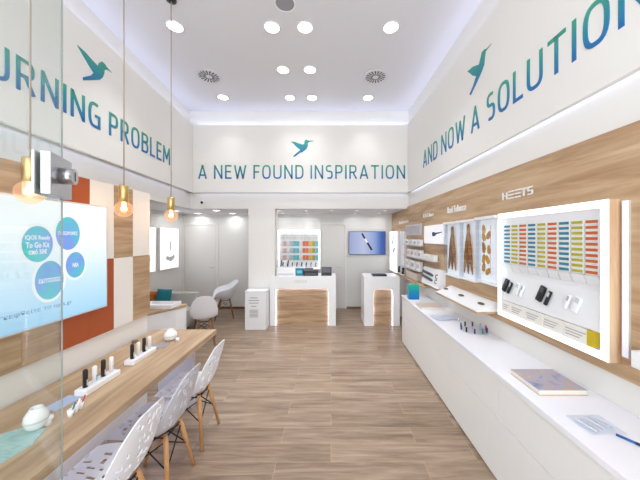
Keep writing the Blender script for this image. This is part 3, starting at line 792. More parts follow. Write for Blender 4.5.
# -- sloping board with three pods
t = rthing('pod_board', 'long white sloping board with three leaf shaped hollows under the cases', 'display board', 3.03, -.73)
MB().prism([(0, .02), (-.20, .02), (-.20, .026), (-.006, .105), (0, .105)], -.47, .47, 'x').build('board', 'white', t)
MB().box(-.47, .47, -.202, 0, 0, .02, 0).build('base', 'oak', t)
for px, py in ((445, 290.3), (460.3, 296.8), (480, 304.6)):
    P = RW(px, py, .14); x = -(P.y-3.03); f = .55
    y = -.20+.194*f; z = .026+.079*f
    m = MB()
    pts = []
    for k in range(14):
        a = 2*math.pi*k/14; pts.append((x+.056*abs(math.cos(a))**1.2*math.copysign(1, math.cos(a)), .021*math.sin(a)))
    sl = math.atan2(.079, .194)
    A = [m.bm.verts.new((q[0], y+q[1]*math.cos(sl)-.002*math.sin(sl)-.001, z+q[1]*math.sin(sl)+.003)) for q in pts]
    m.bm.faces.new(A); m.build('pod', 'pod', t) if 'pod' in M else None
    if 'pod' not in M:
        M['pod'] = noisy('pod_leaf', [(.3, (60, 52, 24)), (.6, (104, 86, 40))], 60, .6); m.build('pod', 'pod', t)

# ------------------------------------------------------------------ long white counter
CZ, CF = .786, 1.19
wt = single('worktop', MB().prism([(CF-.012, -.8), (RWX(-.8)-.001, -.8), (RWX(4.5)-.001, 4.5), (CF-.012, 4.5)], CZ-.03, CZ, 'z'), 'top', 'long white worktop running along the oak display wall', 'worktop')
ys = [4.49, 3.2, 1.91, .62, -.67]
for i in range(4):
    y1, y0 = ys[i], ys[i+1]
    t = thing('drawer_cabinet', ['white drawer cabinet at the far end of the long counter', 'white drawer cabinet second from the far end of the counter',
                                 'white drawer cabinet below the closed book on the counter', 'white drawer cabinet nearest the shopfront at the right edge'][i], 'cabinet', (CF, (y0+y1)/2, 0), 0, 'drawer cabinets under the long counter')
    hl = (y1-y0)/2
    MB().box(.018, RWX(y1)-CF-.004, -hl, hl, .0, CZ-.031).build('body', 'front', t)
    for z0, z1 in ((.012, .455), (.459, CZ-.036)):
        MB().box(0, .018, -hl+.0015, hl-.0015, z0, z1, 0, .0015, 1).build('drawer_front', 'front', t)

# things on the counter
def on_top(px, py, z=CZ):
    Y = (H-z)*F/(py-HY); return ((px-CX)/F*Y, Y, z)
M['boxgrad'] = gradient('blue_green_print', [(0, (0, 104, 190)), (.5, (0, 140, 176)), (1, (30, 176, 140))], rough=.3)
t = thing('display_box', 'upright blue and green box at the far end of the counter', 'box', (1.25, 4.07, CZ))
MB().box(-.09, .09, -.06, .06, 0, .03, 0, .003, 1).build('base', 'white', t)
MB().box(-.078, .078, -.045, .045, .03, .25, 0, .004).build('carton', 'boxgrad', t)
t = thing('booklet', 'pale beige booklet flat on the counter beside the blue box', 'booklet', (1.355, 3.68, CZ))
MB().box(-.155, .155, -.12, .12, 0, .034, 0, .002, 1).build('pages', 'card_cream', t)
MB().box(-.157, .157, -.122, .122, .034, .038, 0, .001, 1).build('cover', 'taupe', t)
t = thing('acrylic_tray', 'flat clear tray of pale blue strips behind the ring display', 'tray', (1.36, 3.2, CZ))
MB().box(-.15, .15, -.12, .12, 0, .008, 0, .002, 1).build('plate', 'acrylic', t)
for k in range(5): MB().box(-.13+.055*k, -.10+.055*k, -.09, .09, .008, .016, 0, .002, 1, mtx=Matrix.Rotation(.3, 4, 'Z')).build('strip', 'mist', t)
t = thing('ring_display', 'round clear stand ringed with ten small coloured sticks', 'display', on_top(473.5, 330.5))
MB().lathe([(0, 0), (.135, 0), (.135, .006), (0, .006)], seg=40).build('base', 'acrylic', t)
cl = ['magenta', 'paleblue', 'purple', 'black', 'teal', 'purple', 'black', 'purple', 'teal', 'navy']
for k in range(10):
    a = R(-5+36*k)
    o = MB().box(-.0075, .0075, -.006, .006, .0, .05, 0, .003, 2).build('stick', cl[k], t); o.location = (.122*math.cos(a), .122*math.sin(a), .006)
M['cover'] = noisy('marbled_cover', [(.3, (120, 124, 160)), (.45, (176, 172, 190)), (.6, (188, 170, 158)), (.8, (220, 214, 210))], 9, .35)
t = thing('book', 'thick closed book with marbled blue grey cover on the counter', 'book', (1.418, 1.765, CZ))
MB().box(-.145, .145, -.128, .128, .003, .030).build('pages', 'card_cream', t)
MB().box(-.148, .148, -.131, .131, .030, .034, 0, .001, 1).build('cover', 'cover', t)
MB().box(-.148, .148, -.131, .131, 0, .003).build('back_cover', 'beech', t)
t = thing('acrylic_tray', 'clear tray of pale blue and grey sticks at the near counter edge', 'tray', (1.355, 1.375, CZ))
MB().box(-.09, .09, -.07, .07, 0, .01, 0, .003, 1).build('plate', 'acrylic', t)
for k in range(5): MB().box(-.07+.03*k, -.060+.03*k, -.045, .045, .010, .018, 0, .003, 2, mtx=Matrix.Rotation(.25, 4, 'Z')).build('stick', 'pale_grey' if k % 2 else 'mist', t)
t = thing('marker_pen', 'blue marker pen lying at the right picture edge of the counter', 'pen', (1.41, 1.265, CZ), R(-59))
MB().cyl((-.045, 0, .006), (.02, 0, .006), .006, seg=12).build('barrel', 'blue', t)
MB().cyl((.02, 0, .006), (.04, 0, .006), .0066, seg=12).build('cap', 'navy', t)

# ------------------------------------------------------------------ reception counters
def rounded(x0, x1, z0, z1, r, n=6, top_only=True):
    pts = [(x0, z0)]
    pts += [(x0+r-r*math.cos(a), z1-r+r*math.sin(a)) for a in [math.pi/2*k/n for k in range(n+1)]]
    pts += [(x1-r+r*math.sin(a), z1-r+r*math.cos(a)) for a in [math.pi/2*k/n for k in range(n+1)]]
    pts += [(x1, z0)]
    return pts
def reception(label, x0, x1, ax0, ax1, az, yf, dep, inset=0, htop=.975):
    t = thing('reception_counter', label, 'counter', ((x0+x1)/2, yf, 0)); c = (x0+x1)/2
    x0, x1, ax0, ax1 = x0-c, x1-c, ax0-c, ax1-c
    outer = rounded(x0, x1, 0, htop, .02); inner = rounded(ax0, ax1, 0, az, .07)
    MB().prism(outer + inner[::-1], 0, .06, 'y').build('front_arch', 'white', t); bx0 = x0+inset
    MB().box(bx0, bx0+.03, .06, dep, 0, htop-.03).box(x1-.03, x1, .06, dep, 0, htop-.03).box(bx0, x1, .06, dep, htop-.03, htop).build('body', 'white', t)
    MB().box(ax0, ax1, .045, .06, 0, az-.001).build('wood_panel', 'oak_tile', t)
    ins = rounded(ax0, ax1, 0, az, .07); s = MB()
    for a, b in zip(ins, ins[1:]): s.poly([(a[0]*.999, .025, a[1]*.999), (b[0]*.999, .025, b[1]*.999), (b[0]*.999, .043, b[1]*.999), (a[0]*.999, .043, a[1]*.999)])
    g = s.build('led_strip', 'led_blue', t)
    return t
reception('wide white reception counter with arched oak front', -1.209, .095, -1.10, -.045, .735, 5.31, .55, .085)
reception('narrow white reception counter with arched oak front', .655, 1.36, .84, 1.225, .73, 5.30, .55)
single('counter_lettering', MB().mesh(lettering('IQOS', .06, .24, .003, 'CENTER')), 'pale_grey', 'pale letters IQOS on the wide reception counter front', 'lettering', (-.60, 5.309, .845))
YT = 5.5; ZT1 = .975
def cx(px, Y=YT): return (px-CX)/F*Y
single('small_black_box', MB().box(-.022, .022, -.03, .03, 0, .075, 0, .006), 'black', 'tiny black box at the left end of the wide counter', 'box', (cx(273.3), YT, ZT1))
t = thing('label_printer', 'low white box unit on the wide counter', 'printer', (cx(286.7), YT, ZT1))
MB().box(-.19, .19, -.10, .12, 0, .165, 0, .012, 3).build('body', 'white', t)
MB().box(-.16, .16, -.102, -.098, .02, .05).build('slot', 'pale_grey', t)
t = thing('device_stand', 'clear stand of small devices on top of the white box unit', 'display stand', (cx(284.5), YT, ZT1+.165))
MB().box(-.17, .17, -.07, .07, 0, .02, 0, .003, 1).build('base', 'acrylic', t)
for k in range(5):
    MB().cyl((-.14+.07*k, -.02, .02), (-.13+.07*k, .01, .14), .012, seg=10).build('device', ['pale_grey', 'black', 'white', 'dark_grey', 'white'][k], t)
t = thing('tissue_box', 'teal box between the white unit and the black till', 'box', (cx(299.8), YT, ZT1))
MB().box(-.078, .078, -.08, .08, 0, .145, 0, .006).build('carton', 'teal', t)
MB().box(-.05, .05, -.0815, -.079, .05, .11).build('label', 'aqua', t)
t = thing('cash_drawer', 'long black till unit in the middle of the wide counter', 'till', (cx(311), YT, ZT1))
MB().box(-.145, .145, -.09, .12, 0, .10, 0, .006).build('body', 'black', t)
MB().box(-.12, .12, -.092, -.088, .015, .06).build('drawer', 'dark_grey', t)
MB().prism([(-.06, .10), (.10, .10), (.10, .14), (.05, .15)], -.14, .04, 'x').build('keypad', 'dark_grey', t)
t = thing('card_terminal', 'black card terminal at the right end of the wide counter', 'terminal', (cx(326.5), YT, ZT1))
MB().box(-.105, .105, -.07, .08, 0, .03, 0, .005).build('base', 'black', t)
MB().prism([(-.06, .03), (.06, .03), (.075, .165), (.03, .165)], -.105, .105, 'x').build('housing', 'black', t)
MB().prism([(-.057, .06), (-.0525, .06), (.018, .15), (.0135, .15)], -.08, .08, 'x').build('display', 'dark_grey', t)
t = thing('tablet', 'black tablet lying on the narrow counter', 'tablet', ((379-CX)/F*5.45, 5.45, ZT1))
MB().box(-.14, .14, -.10, .10, 0, .035, 0, .008, 3).build('body', 'black', t)
MB().box(-.125, .125, -.085, .085, .0345, .0365).build('screen', 'dark_grey', t)

# ------------------------------------------------------------------ rear niche: lit pack cabinet and television
bc = thing('pack_cabinet', 'white lit cabinet of coloured packs on the rear niche wall', 'display cabinet', (-.775, YB, H-.29))
wb, hb = .515, .475
f = MB()
for x0, x1, z0, z1 in ((-wb, -wb+.04, -hb, hb), (wb-.04, wb, -hb, hb), (-wb+.04, wb-.04, hb-.04, hb), (-wb+.04, wb-.04, -hb, -hb+.04)): f.box(x0, x1, -.12, -.10, z0, z1)
f.build('lit_frame', 'led', bc)
MB().box(-wb, -wb+.02, -.10, 0, -hb, hb).box(wb-.02, wb, -.10, 0, -hb, hb).box(-wb, wb, -.10, 0, hb-.02, hb).box(-wb, wb, -.10, 0, -hb, -hb+.02).build('casing', 'white', bc)
MB().box(-wb+.02, wb-.02, -.008, 0, -hb+.02, hb-.02).build('back_panel', 'glow_panel', bc)
zs = [.25, .085, -.085, -.255, -.43]
for z in zs: MB().box(-wb+.04, wb-.04, -.09, -.008, z-.008, z).build('shelf', 'pale_grey', bc)
colrow = ['card_white', 'pink', 'card_white', 'pale_grey', 'aqua', 'aqua', 'card_white', 'coral', 'coral', 'amber', 'lime', 'aqua']
nmc = {'card_white': 'white', 'pink': 'pink', 'pale_grey': 'grey', 'aqua': 'aqua', 'coral': 'coral', 'amber': 'amber', 'lime': 'olive', 'teal': 'teal'}
pm = {}
for r in range(4):
    for i in range(12):
        c = 'card_white' if r == 0 else colrow[i]
        if c not in pm:
            o = MB().box(-.034, .034, -.055, 0, 0, .112, 0, .003, 1).box(-.034, .034, -.0565, -.0545, .03, .034, 1).build('shelf_pack', [c, 'print_grey']); pm[c] = o.data; bpy.data.objects.remove(o)
        o = bpy.data.objects.new('shelf_pack', pm[c]); COL.objects.link(o)
        o.location = (-.775-.43+.0782*i, YB-.02, H-.289+zs[r])
        tag(o, f"{nmc[c]} pack on the {['top', 'second', 'third', 'fourth'][r]} cabinet shelf behind the counter, {ords[i] if i < 10 else ['eleventh', 'twelfth'][i-10]} from left", 'pack', 'packs in the rear cabinet')
for i in range(8):
    t = thing('cabinet_device', f'dark device on the lowest shelf of the rear cabinet, {ords[i]} from left', 'device', (-.775-.40+.114*i, YB-.05, H-.288+zs[4]), 0, 'devices in the rear cabinet')
    MB().box(-.02, .02, -.02, .02, 0, .03, 0, .004, 1).build('base', 'pale_grey', t)
    MB().cyl((-.008, 0, .03), (.012, 0, .115), .015, seg=10).build('body', 'black' if i < 6 else 'grey', t)

tv = thing('television', 'wall television showing a dark pen on blue haze', 'television', (.885, YB, H-.135))
MB().box(-.45, .45, -.06, -.015, -.285, .285, 0, .004).build('housing', 'dark_grey', tv)
MB().box(-.2, .2, -.016, 0, -.15, .15).build('mount', 'black', tv)
M['tv_pic'] = gradient('tv_picture', [(0, (150, 160, 204)), (.4, (180, 188, 218)), (.7, (136, 158, 208)), (.88, (50, 92, 172)), (1, (36, 68, 148))], 'Generated', 0, emit=.72)
M['tv_pen'] = mat('tv_pen', (10, 10, 20), .5, emit=.05, ecol=(40, 40, 70))
s = MB().box(-.438, .438, -.0615, -.0595, -.272, .272, 0)
def quad(a, b, w0, w1, mi):
    d = Vector((b[0]-a[0], b[1]-a[1])).normalized(); n = Vector((-d.y, d.x))
    s.poly([(a[0]+n.x*w0, -.063, a[1]+n.y*w0), (a[0]-n.x*w0, -.063, a[1]-n.y*w0), (b[0]-n.x*w1, -.063, b[1]-n.y*w1), (b[0]+n.x*w1, -.063, b[1]+n.y*w1)], mi)
quad((-.13, .235), (-.06, .11), .022, .022, 1); quad((-.055, .10), (0, .01), .018, .015, 2); quad((0, .01), (.11, -.17), .022, .026, 1)
s.build('screen', ['tv_pic', 'tv_pen', 'scr_white'], tv)

# ------------------------------------------------------------------ leaflet stand in front of the pillar
t = thing('leaflet_stand', 'white floor stand with grey print in front of the pillar', 'stand', (-1.43, 5.2, 0))
MB().box(-.20, .20, -.13, .13, 0, .72, 0, .006).build('cabinet', 'white_satin', t)
MB().box(-.205, .205, -.135, .135, .72, .735, 0, .003, 1).build('lid', 'white_satin', t)
pr = MB()
for z, w_ in ((.60, .07), (.55, .10), (.50, .09), (.44, .05)): pr.box(-.03-w_, -.03+w_, -.1315, -.1295, z, z+.016)
for k in range(6): pr.box(-.11, .05, -.1315, -.1295, .24+.026*k, .254+.026*k)
pr.build('print', 'print_grey', t)

# ------------------------------------------------------------------ seating corner
for px, lab in ((0, 'left lit poster on the wall of the seating corner'), (1, 'right lit poster with a device drawing in the seating corner')):
    Y0, Y1 = ((4.82, 5.50), (5.64, 6.33))[px]
    t = thing('lit_poster', lab, 'poster', (-3.648, (Y0+Y1)/2, H-.70), R(90), 'lit posters of the seating corner'); h2 = (Y1-Y0)/2
    MB().box(-h2, h2, -.05, 0, 0, .91, 0, .004).build('housing', 'white', t)
    pc = MB().box(-h2+.012, h2-.012, -.0515, -.0495, .012, .898, 0)
    pc.prism([(-.02, .40), (.03, .40), (.05, .62), (.0, .62)], -.0525, -.051, 'y', 1)
    pc.prism([(-.15, .22), (.05, .16), (.19, .24), (.17, .32), (.02, .27), (-.14, .30)], -.0525, -.051, 'y', 1)
    pc.build('print', ['led', 'pale_grey'], t)

# curved low cabinet with oak top
out = [(-3.63, 2.86), (-3.0, 2.95), (-2.75, 3.12), (-2.52, 3.38), (-2.34, 3.66), (-2.22, 3.86), (-2.16, 4.0), (-2.17, 4.05), (-3.63, 4.05)]
t = thing('curved_cabinet', 'white curved low cabinet with oak top behind the desk end', 'cabinet', (-2.8, 3.5, 0))
o2 = [(x+2.8, y-3.5) for x, y in out]
MB().prism([(x*.985, y*.985) for x, y in o2], 0, .715, 'z').build('body', 'white_satin', t)
MB().prism(o2, .715, .75, 'z').build('top', 'oak_y', t)
t = thing('white_tray', 'flat white tray lying on the curved cabinet', 'tray', (-2.43, 3.86, .75))
MB().box(-.24, .2, -.13, .13, 0, .01, 0, .003, 1).box(-.24, .2, -.13, -.118, .01, .055).box(-.24, .2, .118, .13, .01, .055).box(-.24, -.228, -.118, .118, .01, .055).box(.188, .2, -.118, .118, .01, .055).build('tray', 'white', t)
# sofa
t = thing('sofa', 'low pale grey sofa against the wall of the seating corner', 'sofa', (-3.14, 5.0, 0))
MB().box(-.48, .48, -.42, .30, .08, .40, 0, .03, 3).build('seat', 'sofa', t)
MB().box(-.48, .48, .30, .44, .08, .66, 0, .03, 3).build('backrest', 'sofa', t)
for x in (-.45, .45):
    for y in (-.36, .38): MB().cyl((x, y, 0), (x, y, .09), .018, .022, seg=10).build('leg', 'dark_oak', t)
def cushion(label, loc, rx, rz, col, s=.42):
    m = MB(); n = 8; g = []
    for sd in (-1, 1):
        for i in range(n+1):
            for j in range(n+1):
                u, v = i/n*2-1, j/n*2-1
                th = .075*((1-u*u)*(1-v*v))**.45
                pin = 1-.06*(1-abs(u*v))*(abs(u)**4+abs(v)**4)*.5
                g.append(m.bm.verts.new((u*s/2*pin, sd*th, v*s/2*pin)))
    K = (n+1)**2
    for sd in (0, 1):
        for i in range(n):
            for j in range(n):
                q = [g[sd*K+i*(n+1)+j], g[sd*K+(i+1)*(n+1)+j], g[sd*K+(i+1)*(n+1)+j+1], g[sd*K+i*(n+1)+j+1]]
                m.bm.faces.new(q if sd == 0 else q[::-1])
    bmesh.ops.remove_doubles(m.bm, verts=m.bm.verts, dist=1e-4)
    for f_ in m.bm.faces: f_.smooth = True
    o = single('cushion', m, col, label, 'cushion', loc, 0, 'cushions on the sofa'); o.rotation_euler = (rx, 0, rz)
cushion('orange square cushion on the sofa beside the teal one', (-3.50, 5.19, .585), R(-14), R(4), 'cushion_orange', .24)
cushion('teal square cushion leaning on the sofa back', (-3.215, 5.14, .60), R(-16), R(-10), 'cushion_teal', .32)
# small round table
t = thing('side_table', 'small round white table with wooden legs between two white chairs', 'table', (-2.42, 5.2, 0))
MB().lathe([(0, 0), (.19, 0), (.2, .012), (.19, .025), (0, .025)], (0, 0, .435), seg=36).build('tabletop', 'white', t)
for k in range(3):
    a = R(-35+120*k); MB().cyl((.14*math.cos(a), .14*math.sin(a), .435), (.21*math.cos(a), .21*math.sin(a), 0), .018, .012, seg=10).build('leg', 'dark_oak', t)

# ------------------------------------------------------------------ shell chairs
def interp(P, t):
    n = len(P)-1; f = min(max(t, 0), 1)*n; i = min(int(f), n-1); f -= i
    p0, p1, p2, p3 = P[max(i-1, 0)], P[i], P[i+1], P[min(i+2, n)]
    return [0.5*((2*b)+(-a+c)*f+(2*a-5*b+4*c-d)*f*f+(-a+3*b-3*c+d)*f**3) for a, b, c, d in zip(p0, p1, p2, p3)]
def shell(kind, holes, seed):
    """moulded shell, front towards -x; grid with real cut-outs, thickened"""
    if kind != 'arm':
        P = [(-.235, .425), (-.215, .452), (-.12, .445), (-.02, .428), (.07, .425), (.135, .455), (.175, .53), (.205, .63), (.232, .73), (.255, .815), (.262, .832)]
        HW = [(.165,), (.185,), (.20,), (.205,), (.205,), (.205,), (.205,), (.19,), (.16,), (.105,), (.05,)]
        E = [(-.232, .425), (-.21, .458), (-.12, .468), (-.02, .468), (.05, .475), (.10, .51), (.14, .575), (.175, .655), (.212, .74), (.245, .812), (.258, .83)]
        ex = 2.6
    else:
        P = [(-.25, .415), (-.23, .442), (-.13, .435), (-.03, .418), (.07, .415), (.15, .445), (.19, .52), (.22, .61), (.245, .70), (.265, .78), (.272, .80)]
        HW = [(.20,), (.235,), (.27,), (.29,), (.30,), (.30,), (.29,), (.27,), (.24,), (.19,), (.14,)]
        E = [(-.23, .43), (-.22, .50), (-.18, .585), (-.10, .635), (-.01, .655), (.06, .67), (.11, .69), (.16, .72), (.205, .755), (.25, .785), (.265, .80)]
        ex = 2.2
    nu, nv = 22, 42
    bm = bmesh.new(); G = []
    for j in range(nv+1):
        t = j/nv; p = interp(P, t); e = interp(E, t); hw = interp(HW, t)[0]
        row = []
        for i in range(nu+1):
            s = i/nu*2-1; f = abs(s)**ex
            row.append(bm.verts.new((p[0]+(e[0]-p[0])*f, s*hw, p[1]+(e[1]-p[1])*f)))
        G.append(row)
    skip = set()
    if holes:
        rnd = random.Random(seed); used = set()
        for _ in range(400):
            i, j = rnd.randrange(2, nu-3), rnd.randrange(2, nv-3)
            if 15 <= j <= 21 and rnd.random() < .5: continue
            if j > 22 and rnd.random() < .3: continue
            sh = rnd.choice([[(0, 0)], [(0, 0), (0, 1)], [(0, 0), (1, 0)], [(0, 0), (0, 1)]])
            cells = [(i+a, j+b) for a, b in sh]
            if any((a+da, b+db) in used for a, b in cells for da in (-1, 0, 1) for db in (-1, 0, 1)): continue
            used.update(cells); skip.update(cells)
            if len(skip) > 118: break
        # skew the cut-outs so that they are not in a square grid
        for j in range(1, nv):
            for i in range(1, nu):
                v = G[j][i]; q = G[j][i+1].co-G[j][i].co; v.co += q*rnd.uniform(-.13, .13)
                q = G[j+1][i].co-v.co; v.co += q*rnd.uniform(-.1, .1)
    for j in range(nv):
        for i in range(nu):
            if (i, j) in skip: continue
            f = bm.faces.new((G[j][i], G[j][i+1], G[j+1][i+1], G[j+1][i])); f.smooth = True
    m = MB(); m.bm.free(); m.bm = bm
    return m
def chair(name, label, kind, col, loc, rz, holes, seed, group=None):
    t = thing(name, label, 'chair', loc, rz, group)
    o = shell(kind, holes, seed).build('shell', col, t)
    md = o.modifiers.new('thickness', 'SOLIDIFY'); md.thickness = .007; md.offset = 0
    es = o.modifiers.new('crisp_edges', 'EDGE_SPLIT'); es.split_angle = R(42)
    dark = 'beech' if kind == 'side' else 'dark_beech'
    pts = {}
    for sx in (-1, 1):
        for sy in (-1, 1):
            a = Vector((.02+.085*sx, .085*sy, .405)); b = Vector((-.02+.19*sx, .165*sy, 0)); pts[sx, sy] = (a, b)
            MB().tube([a, a.lerp(b, .15), b], [.014, .017, .011], seg=12).build('leg', dark, t)
    w_ = MB()
    def at(k, f): return pts[k][0].lerp(pts[k][1], f)
    for s in (-1, 1):
        w_.tube([at((s, -1), .08), at((s, 1), .5)], .0045, seg=6); w_.tube([at((s, 1), .08), at((s, -1), .5)], .0045, seg=6)
        w_.tube([at((-1, s), .08), at((1, s), .5)], .0045, seg=6); w_.tube([at((1, s), .08), at((-1, s), .5)], .0045, seg=6)
    for k1, k2 in (((-1, -1), (1, -1)), ((1, -1), (1, 1)), ((1, 1), (-1, 1)), ((-1, 1), (-1, -1))): w_.tube([at(k1, .03), at(k2, .03)], .006, seg=6)
    w_.build('wire_brace', 'black_metal', t)
    return t
M['dark_beech'] = wood('walnut_leg', (120, 84, 56), (150, 108, 72), (168, 126, 88), 'z', .45, 2)
G3 = 'perforated shell chairs along the oak desk'
chair('shell_chair', 'white perforated shell chair nearest the shopfront at the desk', 'side', 'shell_white', (-1.23, 1.47, 0), 0, True, 1, G3)
chair('shell_chair', 'pale grey perforated shell chair in the middle of the desk row', 'side', 'shell_grey', (-1.225, 1.90, 0), 0, True, 2, G3)
chair('shell_chair', 'white perforated shell chair at the far end of the desk row', 'side', 'shell_white', (-1.225, 2.36, 0), 0, True, 3, G3)
chair('shell_chair', 'plain white shell chair turned away behind the desk end', 'plain', 'shell_white', (-2.09, 4.42, 0), R(-66), False, 0)
chair('armchair', 'white shell armchair in profile before the rear flush door', 'arm', 'shell_white', (-2.32, 5.85, 0), R(25), False, 0)

# ------------------------------------------------------------------ oak desk and things on it
t = thing('long_desk', 'long oak desk along the tiled wall with chairs drawn up', 'desk', (-1.58, 1.2, 0))
MB().box(-.338, .333, -1.7, 1.72, .70, .75, 0, .002, 1).build('tabletop', 'oak_y', t)
for y in (-1.4, -.3, 1.58): MB().box(-.2, .16, y-.02, y+.02, 0, .70).build('support_panel', 'pale_grey', t)
area('under_desk_led', (-1.70, 1.2, .69), (0, R(18), 0), .03, 3.0, 5.0, (.66, .70, 1.0))
DZ = .75
def on_desk(px, py, z=DZ):
    Y = (H-z)*F/(py-HY); return ((px-CX)/F*Y, Y, z)
def slim(name, label, loc, h_, r, col, band, group):
    t = thing(name, label, 'device', loc, 0, group)
    MB().lathe([(0, 0), (r, 0), (r, h_*.9), (r*.8, h_*.97), (r*.4, h_), (0, h_)], seg=16).build('body', col, t)
    MB().box(r*.75, r*1.06, -r*.3, r*.3, h_*.10, h_*.42).build('window', band, t)
GT = 'slim devices on the two desk trays'
for nm, yc, lab, cols in (('near', 1.82, 'nearer', ['black', 'white', 'black', 'white']), ('far', 2.225, 'farther', ['black', 'card_cream', 'black', 'white'])):
    t = thing('device_tray', f'white block tray on the oak desk, the {lab} of two', 'tray', (-1.575, yc, DZ), 0, 'white device trays on the desk')
    MB().box(-.04, .04, -.138, .138, 0, .04, 0, .006).build('block', 'white', t)
    MB().box(-.028, .028, -.125, .125, .0395, .041).build('inlay', 'white_satin', t)
    for k in range(4):
        y = yc-.102+.068*k
        cn = {'black': 'black', 'white': 'white', 'card_cream': 'cream'}[cols[k]]
        slim('slim_device', f"{cn} slim device on the {lab} desk tray, {ords[k]} from the shopfront", (-1.575, y, DZ+.041), .115 if cn == 'black' else .105, .0135, cols[k], 'steel_light' if cn == 'black' else ('aqua' if k == 1 and nm == 'near' else 'pale_grey'), GT)
# white rounded pots
pot = thing('white_pot', 'rounded white pot on the desk beside the glass door edge', 'pot', (-1.545, 1.405, DZ))
MB().lathe([(0, 0), (.034, 0), (.052, .018), (.062, .05), (.058, .08), (.04, .105), (.034, .108), (.034, .12), (.026, .12), (.026, .105), (0, .1)], seg=32).build('body', 'ceramic', pot)
MB().lathe([(.062, .047), (.0635, .052), (.062, .057)], seg=32).build('band', 'pale_grey', pot); pot.scale = (.8, .8, .92)
t = again(pot, 'rounded white pot on the desk behind the farther device tray', (-1.57, 2.62, DZ))
t.scale = (.95, .95, .85)
single('desk_card', MB().box(-.07, .07, -.05, .05, 0, .004, 0), 'grey', 'grey card flat on the desk before the far white pot', 'card', (-1.58, 2.46, DZ), R(15))
t = thing('tiny_cup', 'tiny white cup near the far end of the oak desk', 'cup', on_desk(177.5, 341))
MB().lathe([(0, 0), (.014, 0), (.017, .03), (.015, .03), (.012, .004), (0, .004)], seg=20).build('cup', 'ceramic', t)
MB().lathe([(0, .004), (.0135, .022), (0, .0225)], seg=16).build('contents', 'beech', t)
# three sticks in white cups
for px, py, col, cn in ((70.5, 417, 'teal', 'teal'), (75.2, 413, 'white', 'white'), (80.5, 409, 'red', 'red')):
    t = thing('stick_cup', f'small white cup holding a {cn} tipped stick on the desk', 'cup', on_desk(px, py), 0, 'stick cups on the desk')
    MB().lathe([(0, 0), (.012, 0), (.0155, .042), (.0135, .042), (.011, .004), (0, .004)], seg=20).build('cup', 'ceramic', t)
    MB().cyl((0, 0, .006), (.016, .012, .075), .0045, seg=10).build('stick', col, t)
t = thing('egg_cup', 'small white knob shaped cup beside the near white pot', 'cup', on_desk(48.5, 424))
MB().lathe([(0, 0), (.018, 0), (.013, .012), (.022, .03), (.02, .042), (.010, .048), (0, .048)], seg=20).build('cup', 'ceramic', t)
MB().lathe([(.0215, .029), (.0225, .031), (.0215, .033)], seg=20).build('ring', 'pale_grey', t)
single('leaflet', MB().box(-.05, .05, -.07, .07, 0, .003), 'paleblue', 'pale blue leaflet flat on the desk behind the near pot', 'leaflet', (-1.62, 1.62, DZ), R(-10))
M['swirl'] = noisy('swirl_reflection', [(.3, (120, 170, 176)), (.45, (170, 202, 196)), (.6, (140, 184, 188)), (.75, (204, 220, 208))], 9, .3, (1, 3, 1))  # reflection in the door glass, painted as a sea-green swirl on a thin sheet
single('desk_reflection', MB().prism([(-.14, -.22), (.07, -.22), (.11, .02), (.06, .13), (-.05, .15), (-.14, .08)], 0, .003, 'z'), 'swirl', 'sea green painted glass reflection, a thin sheet on the desk behind the door', 'mat', (-1.55, 1.27, DZ))
x, y, z = on_desk(129, 343.3)
t = thing('cable_grommet', 'small brown cable grommet at the wall edge of the desk', 'grommet', (-1.865, 2.55, DZ))
MB().lathe([(0, .002), (.028, .002), (.03, .006), (.024, .02), (.018, .022), (0, .018)], seg=20).build('cap', 'dark_oak', t)

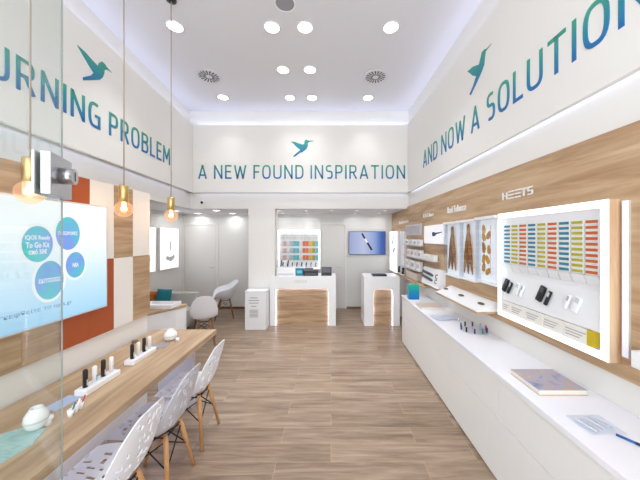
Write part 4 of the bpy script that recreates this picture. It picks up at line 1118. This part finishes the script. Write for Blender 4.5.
# ------------------------------------------------------------------ pendants
def pendant(label, Y, dz=0):
    x = -1.70
    t = thing('pendant_lamp', label, 'pendant lamp', (x, Y, ZC), 0, 'bare bulb pendants over the desk')
    zb = H+.232+dz-ZC
    MB().lathe([(0, 0), (.05, 0), (.05, -.02), (.012, -.03), (0, -.03)], seg=28).build('canopy', 'black', t)
    MB().cyl((0, 0, -.03), (0, 0, zb+.19), .005, seg=8).build('cord', 'cord', t)
    MB().lathe([(0, .195), (.030, .195), (.034, .19), (.034, .06), (.026, .055), (0, .055)], (0, 0, zb), seg=28).build('socket', 'brass', t)
    prof = [(.022, .058)] + [(.065*math.sin(R(a)), .065*math.cos(R(a))) for a in range(22, 181, 10)] + [(0, -.065)]
    MB().lathe(prof, (0, 0, zb), seg=32).build('bulb', 'amber_glass', t)
    f = MB()
    for k in range(6):
        a = 2*math.pi*k/6; f.tube([(.008*math.cos(a), .008*math.sin(a), zb+.055), (.02*math.cos(a), .02*math.sin(a), zb-.005), (.006*math.cos(a+.5), .006*math.sin(a+.5), zb+.02)], .0022, seg=6)
    f.lathe([(0, -.014), (.012, -.008), (.015, .004), (.009, .016), (0, .02)], (0, 0, zb), seg=16)
    f.build('filament', 'filament', t)
    l = bpy.data.lights.new('bulb_light', 'POINT'); l.energy = .5; l.color = (1, .8, .55); l.shadow_soft_size = .03
    lo = bpy.data.objects.new('bulb_light', l); COL.objects.link(lo); lo.parent = t; lo.location = (0, 0, zb)
pendant('bare bulb pendant nearest the shopfront, seen through the glass door', 1.514, .022)
pendant('middle bare bulb pendant in front of the oak tile', 2.2)
pendant('farthest bare bulb pendant beside the seating corner', 2.85)

# ------------------------------------------------------------------ glass door with lock
gd = Vector((-.431, .902, 0)).normalized(); rz = math.atan2(gd.y, gd.x)
t = thing('glass_door', 'open frameless glass door at the left with a steel lock', 'door', (-1.0037, 1.0, 0), rz)
# local x runs along the glass away from the camera, -y is its room side
MB().box(-.80, -.0015, -.0025, .0025, .01, 2.76).build('pane', 'glass', t)
MB().box(-.0015, 0, -.0025, .0025, .01, 2.76).build('glass_edge', 'glass_edge', t)
lk = MB().box(-.167, -.01, -.032, -.006, H+.140, H+.280, 0, .003).build('lock_plate', 'steel', t)
zc = H+.214
MB().cyl((-.088, -.032, zc), (-.088, -.066, zc), .028, .028, seg=28).build('knob', 'steel', lk)
MB().box(-.090, -.086, -.0675, -.065, zc-.016, zc+.016).build('keyhole', 'black', lk)
MB().box(-.167, -.01,   .006, .014, H+.140, H+.280, 0, .003).build('rear_plate', 'steel_light', t)
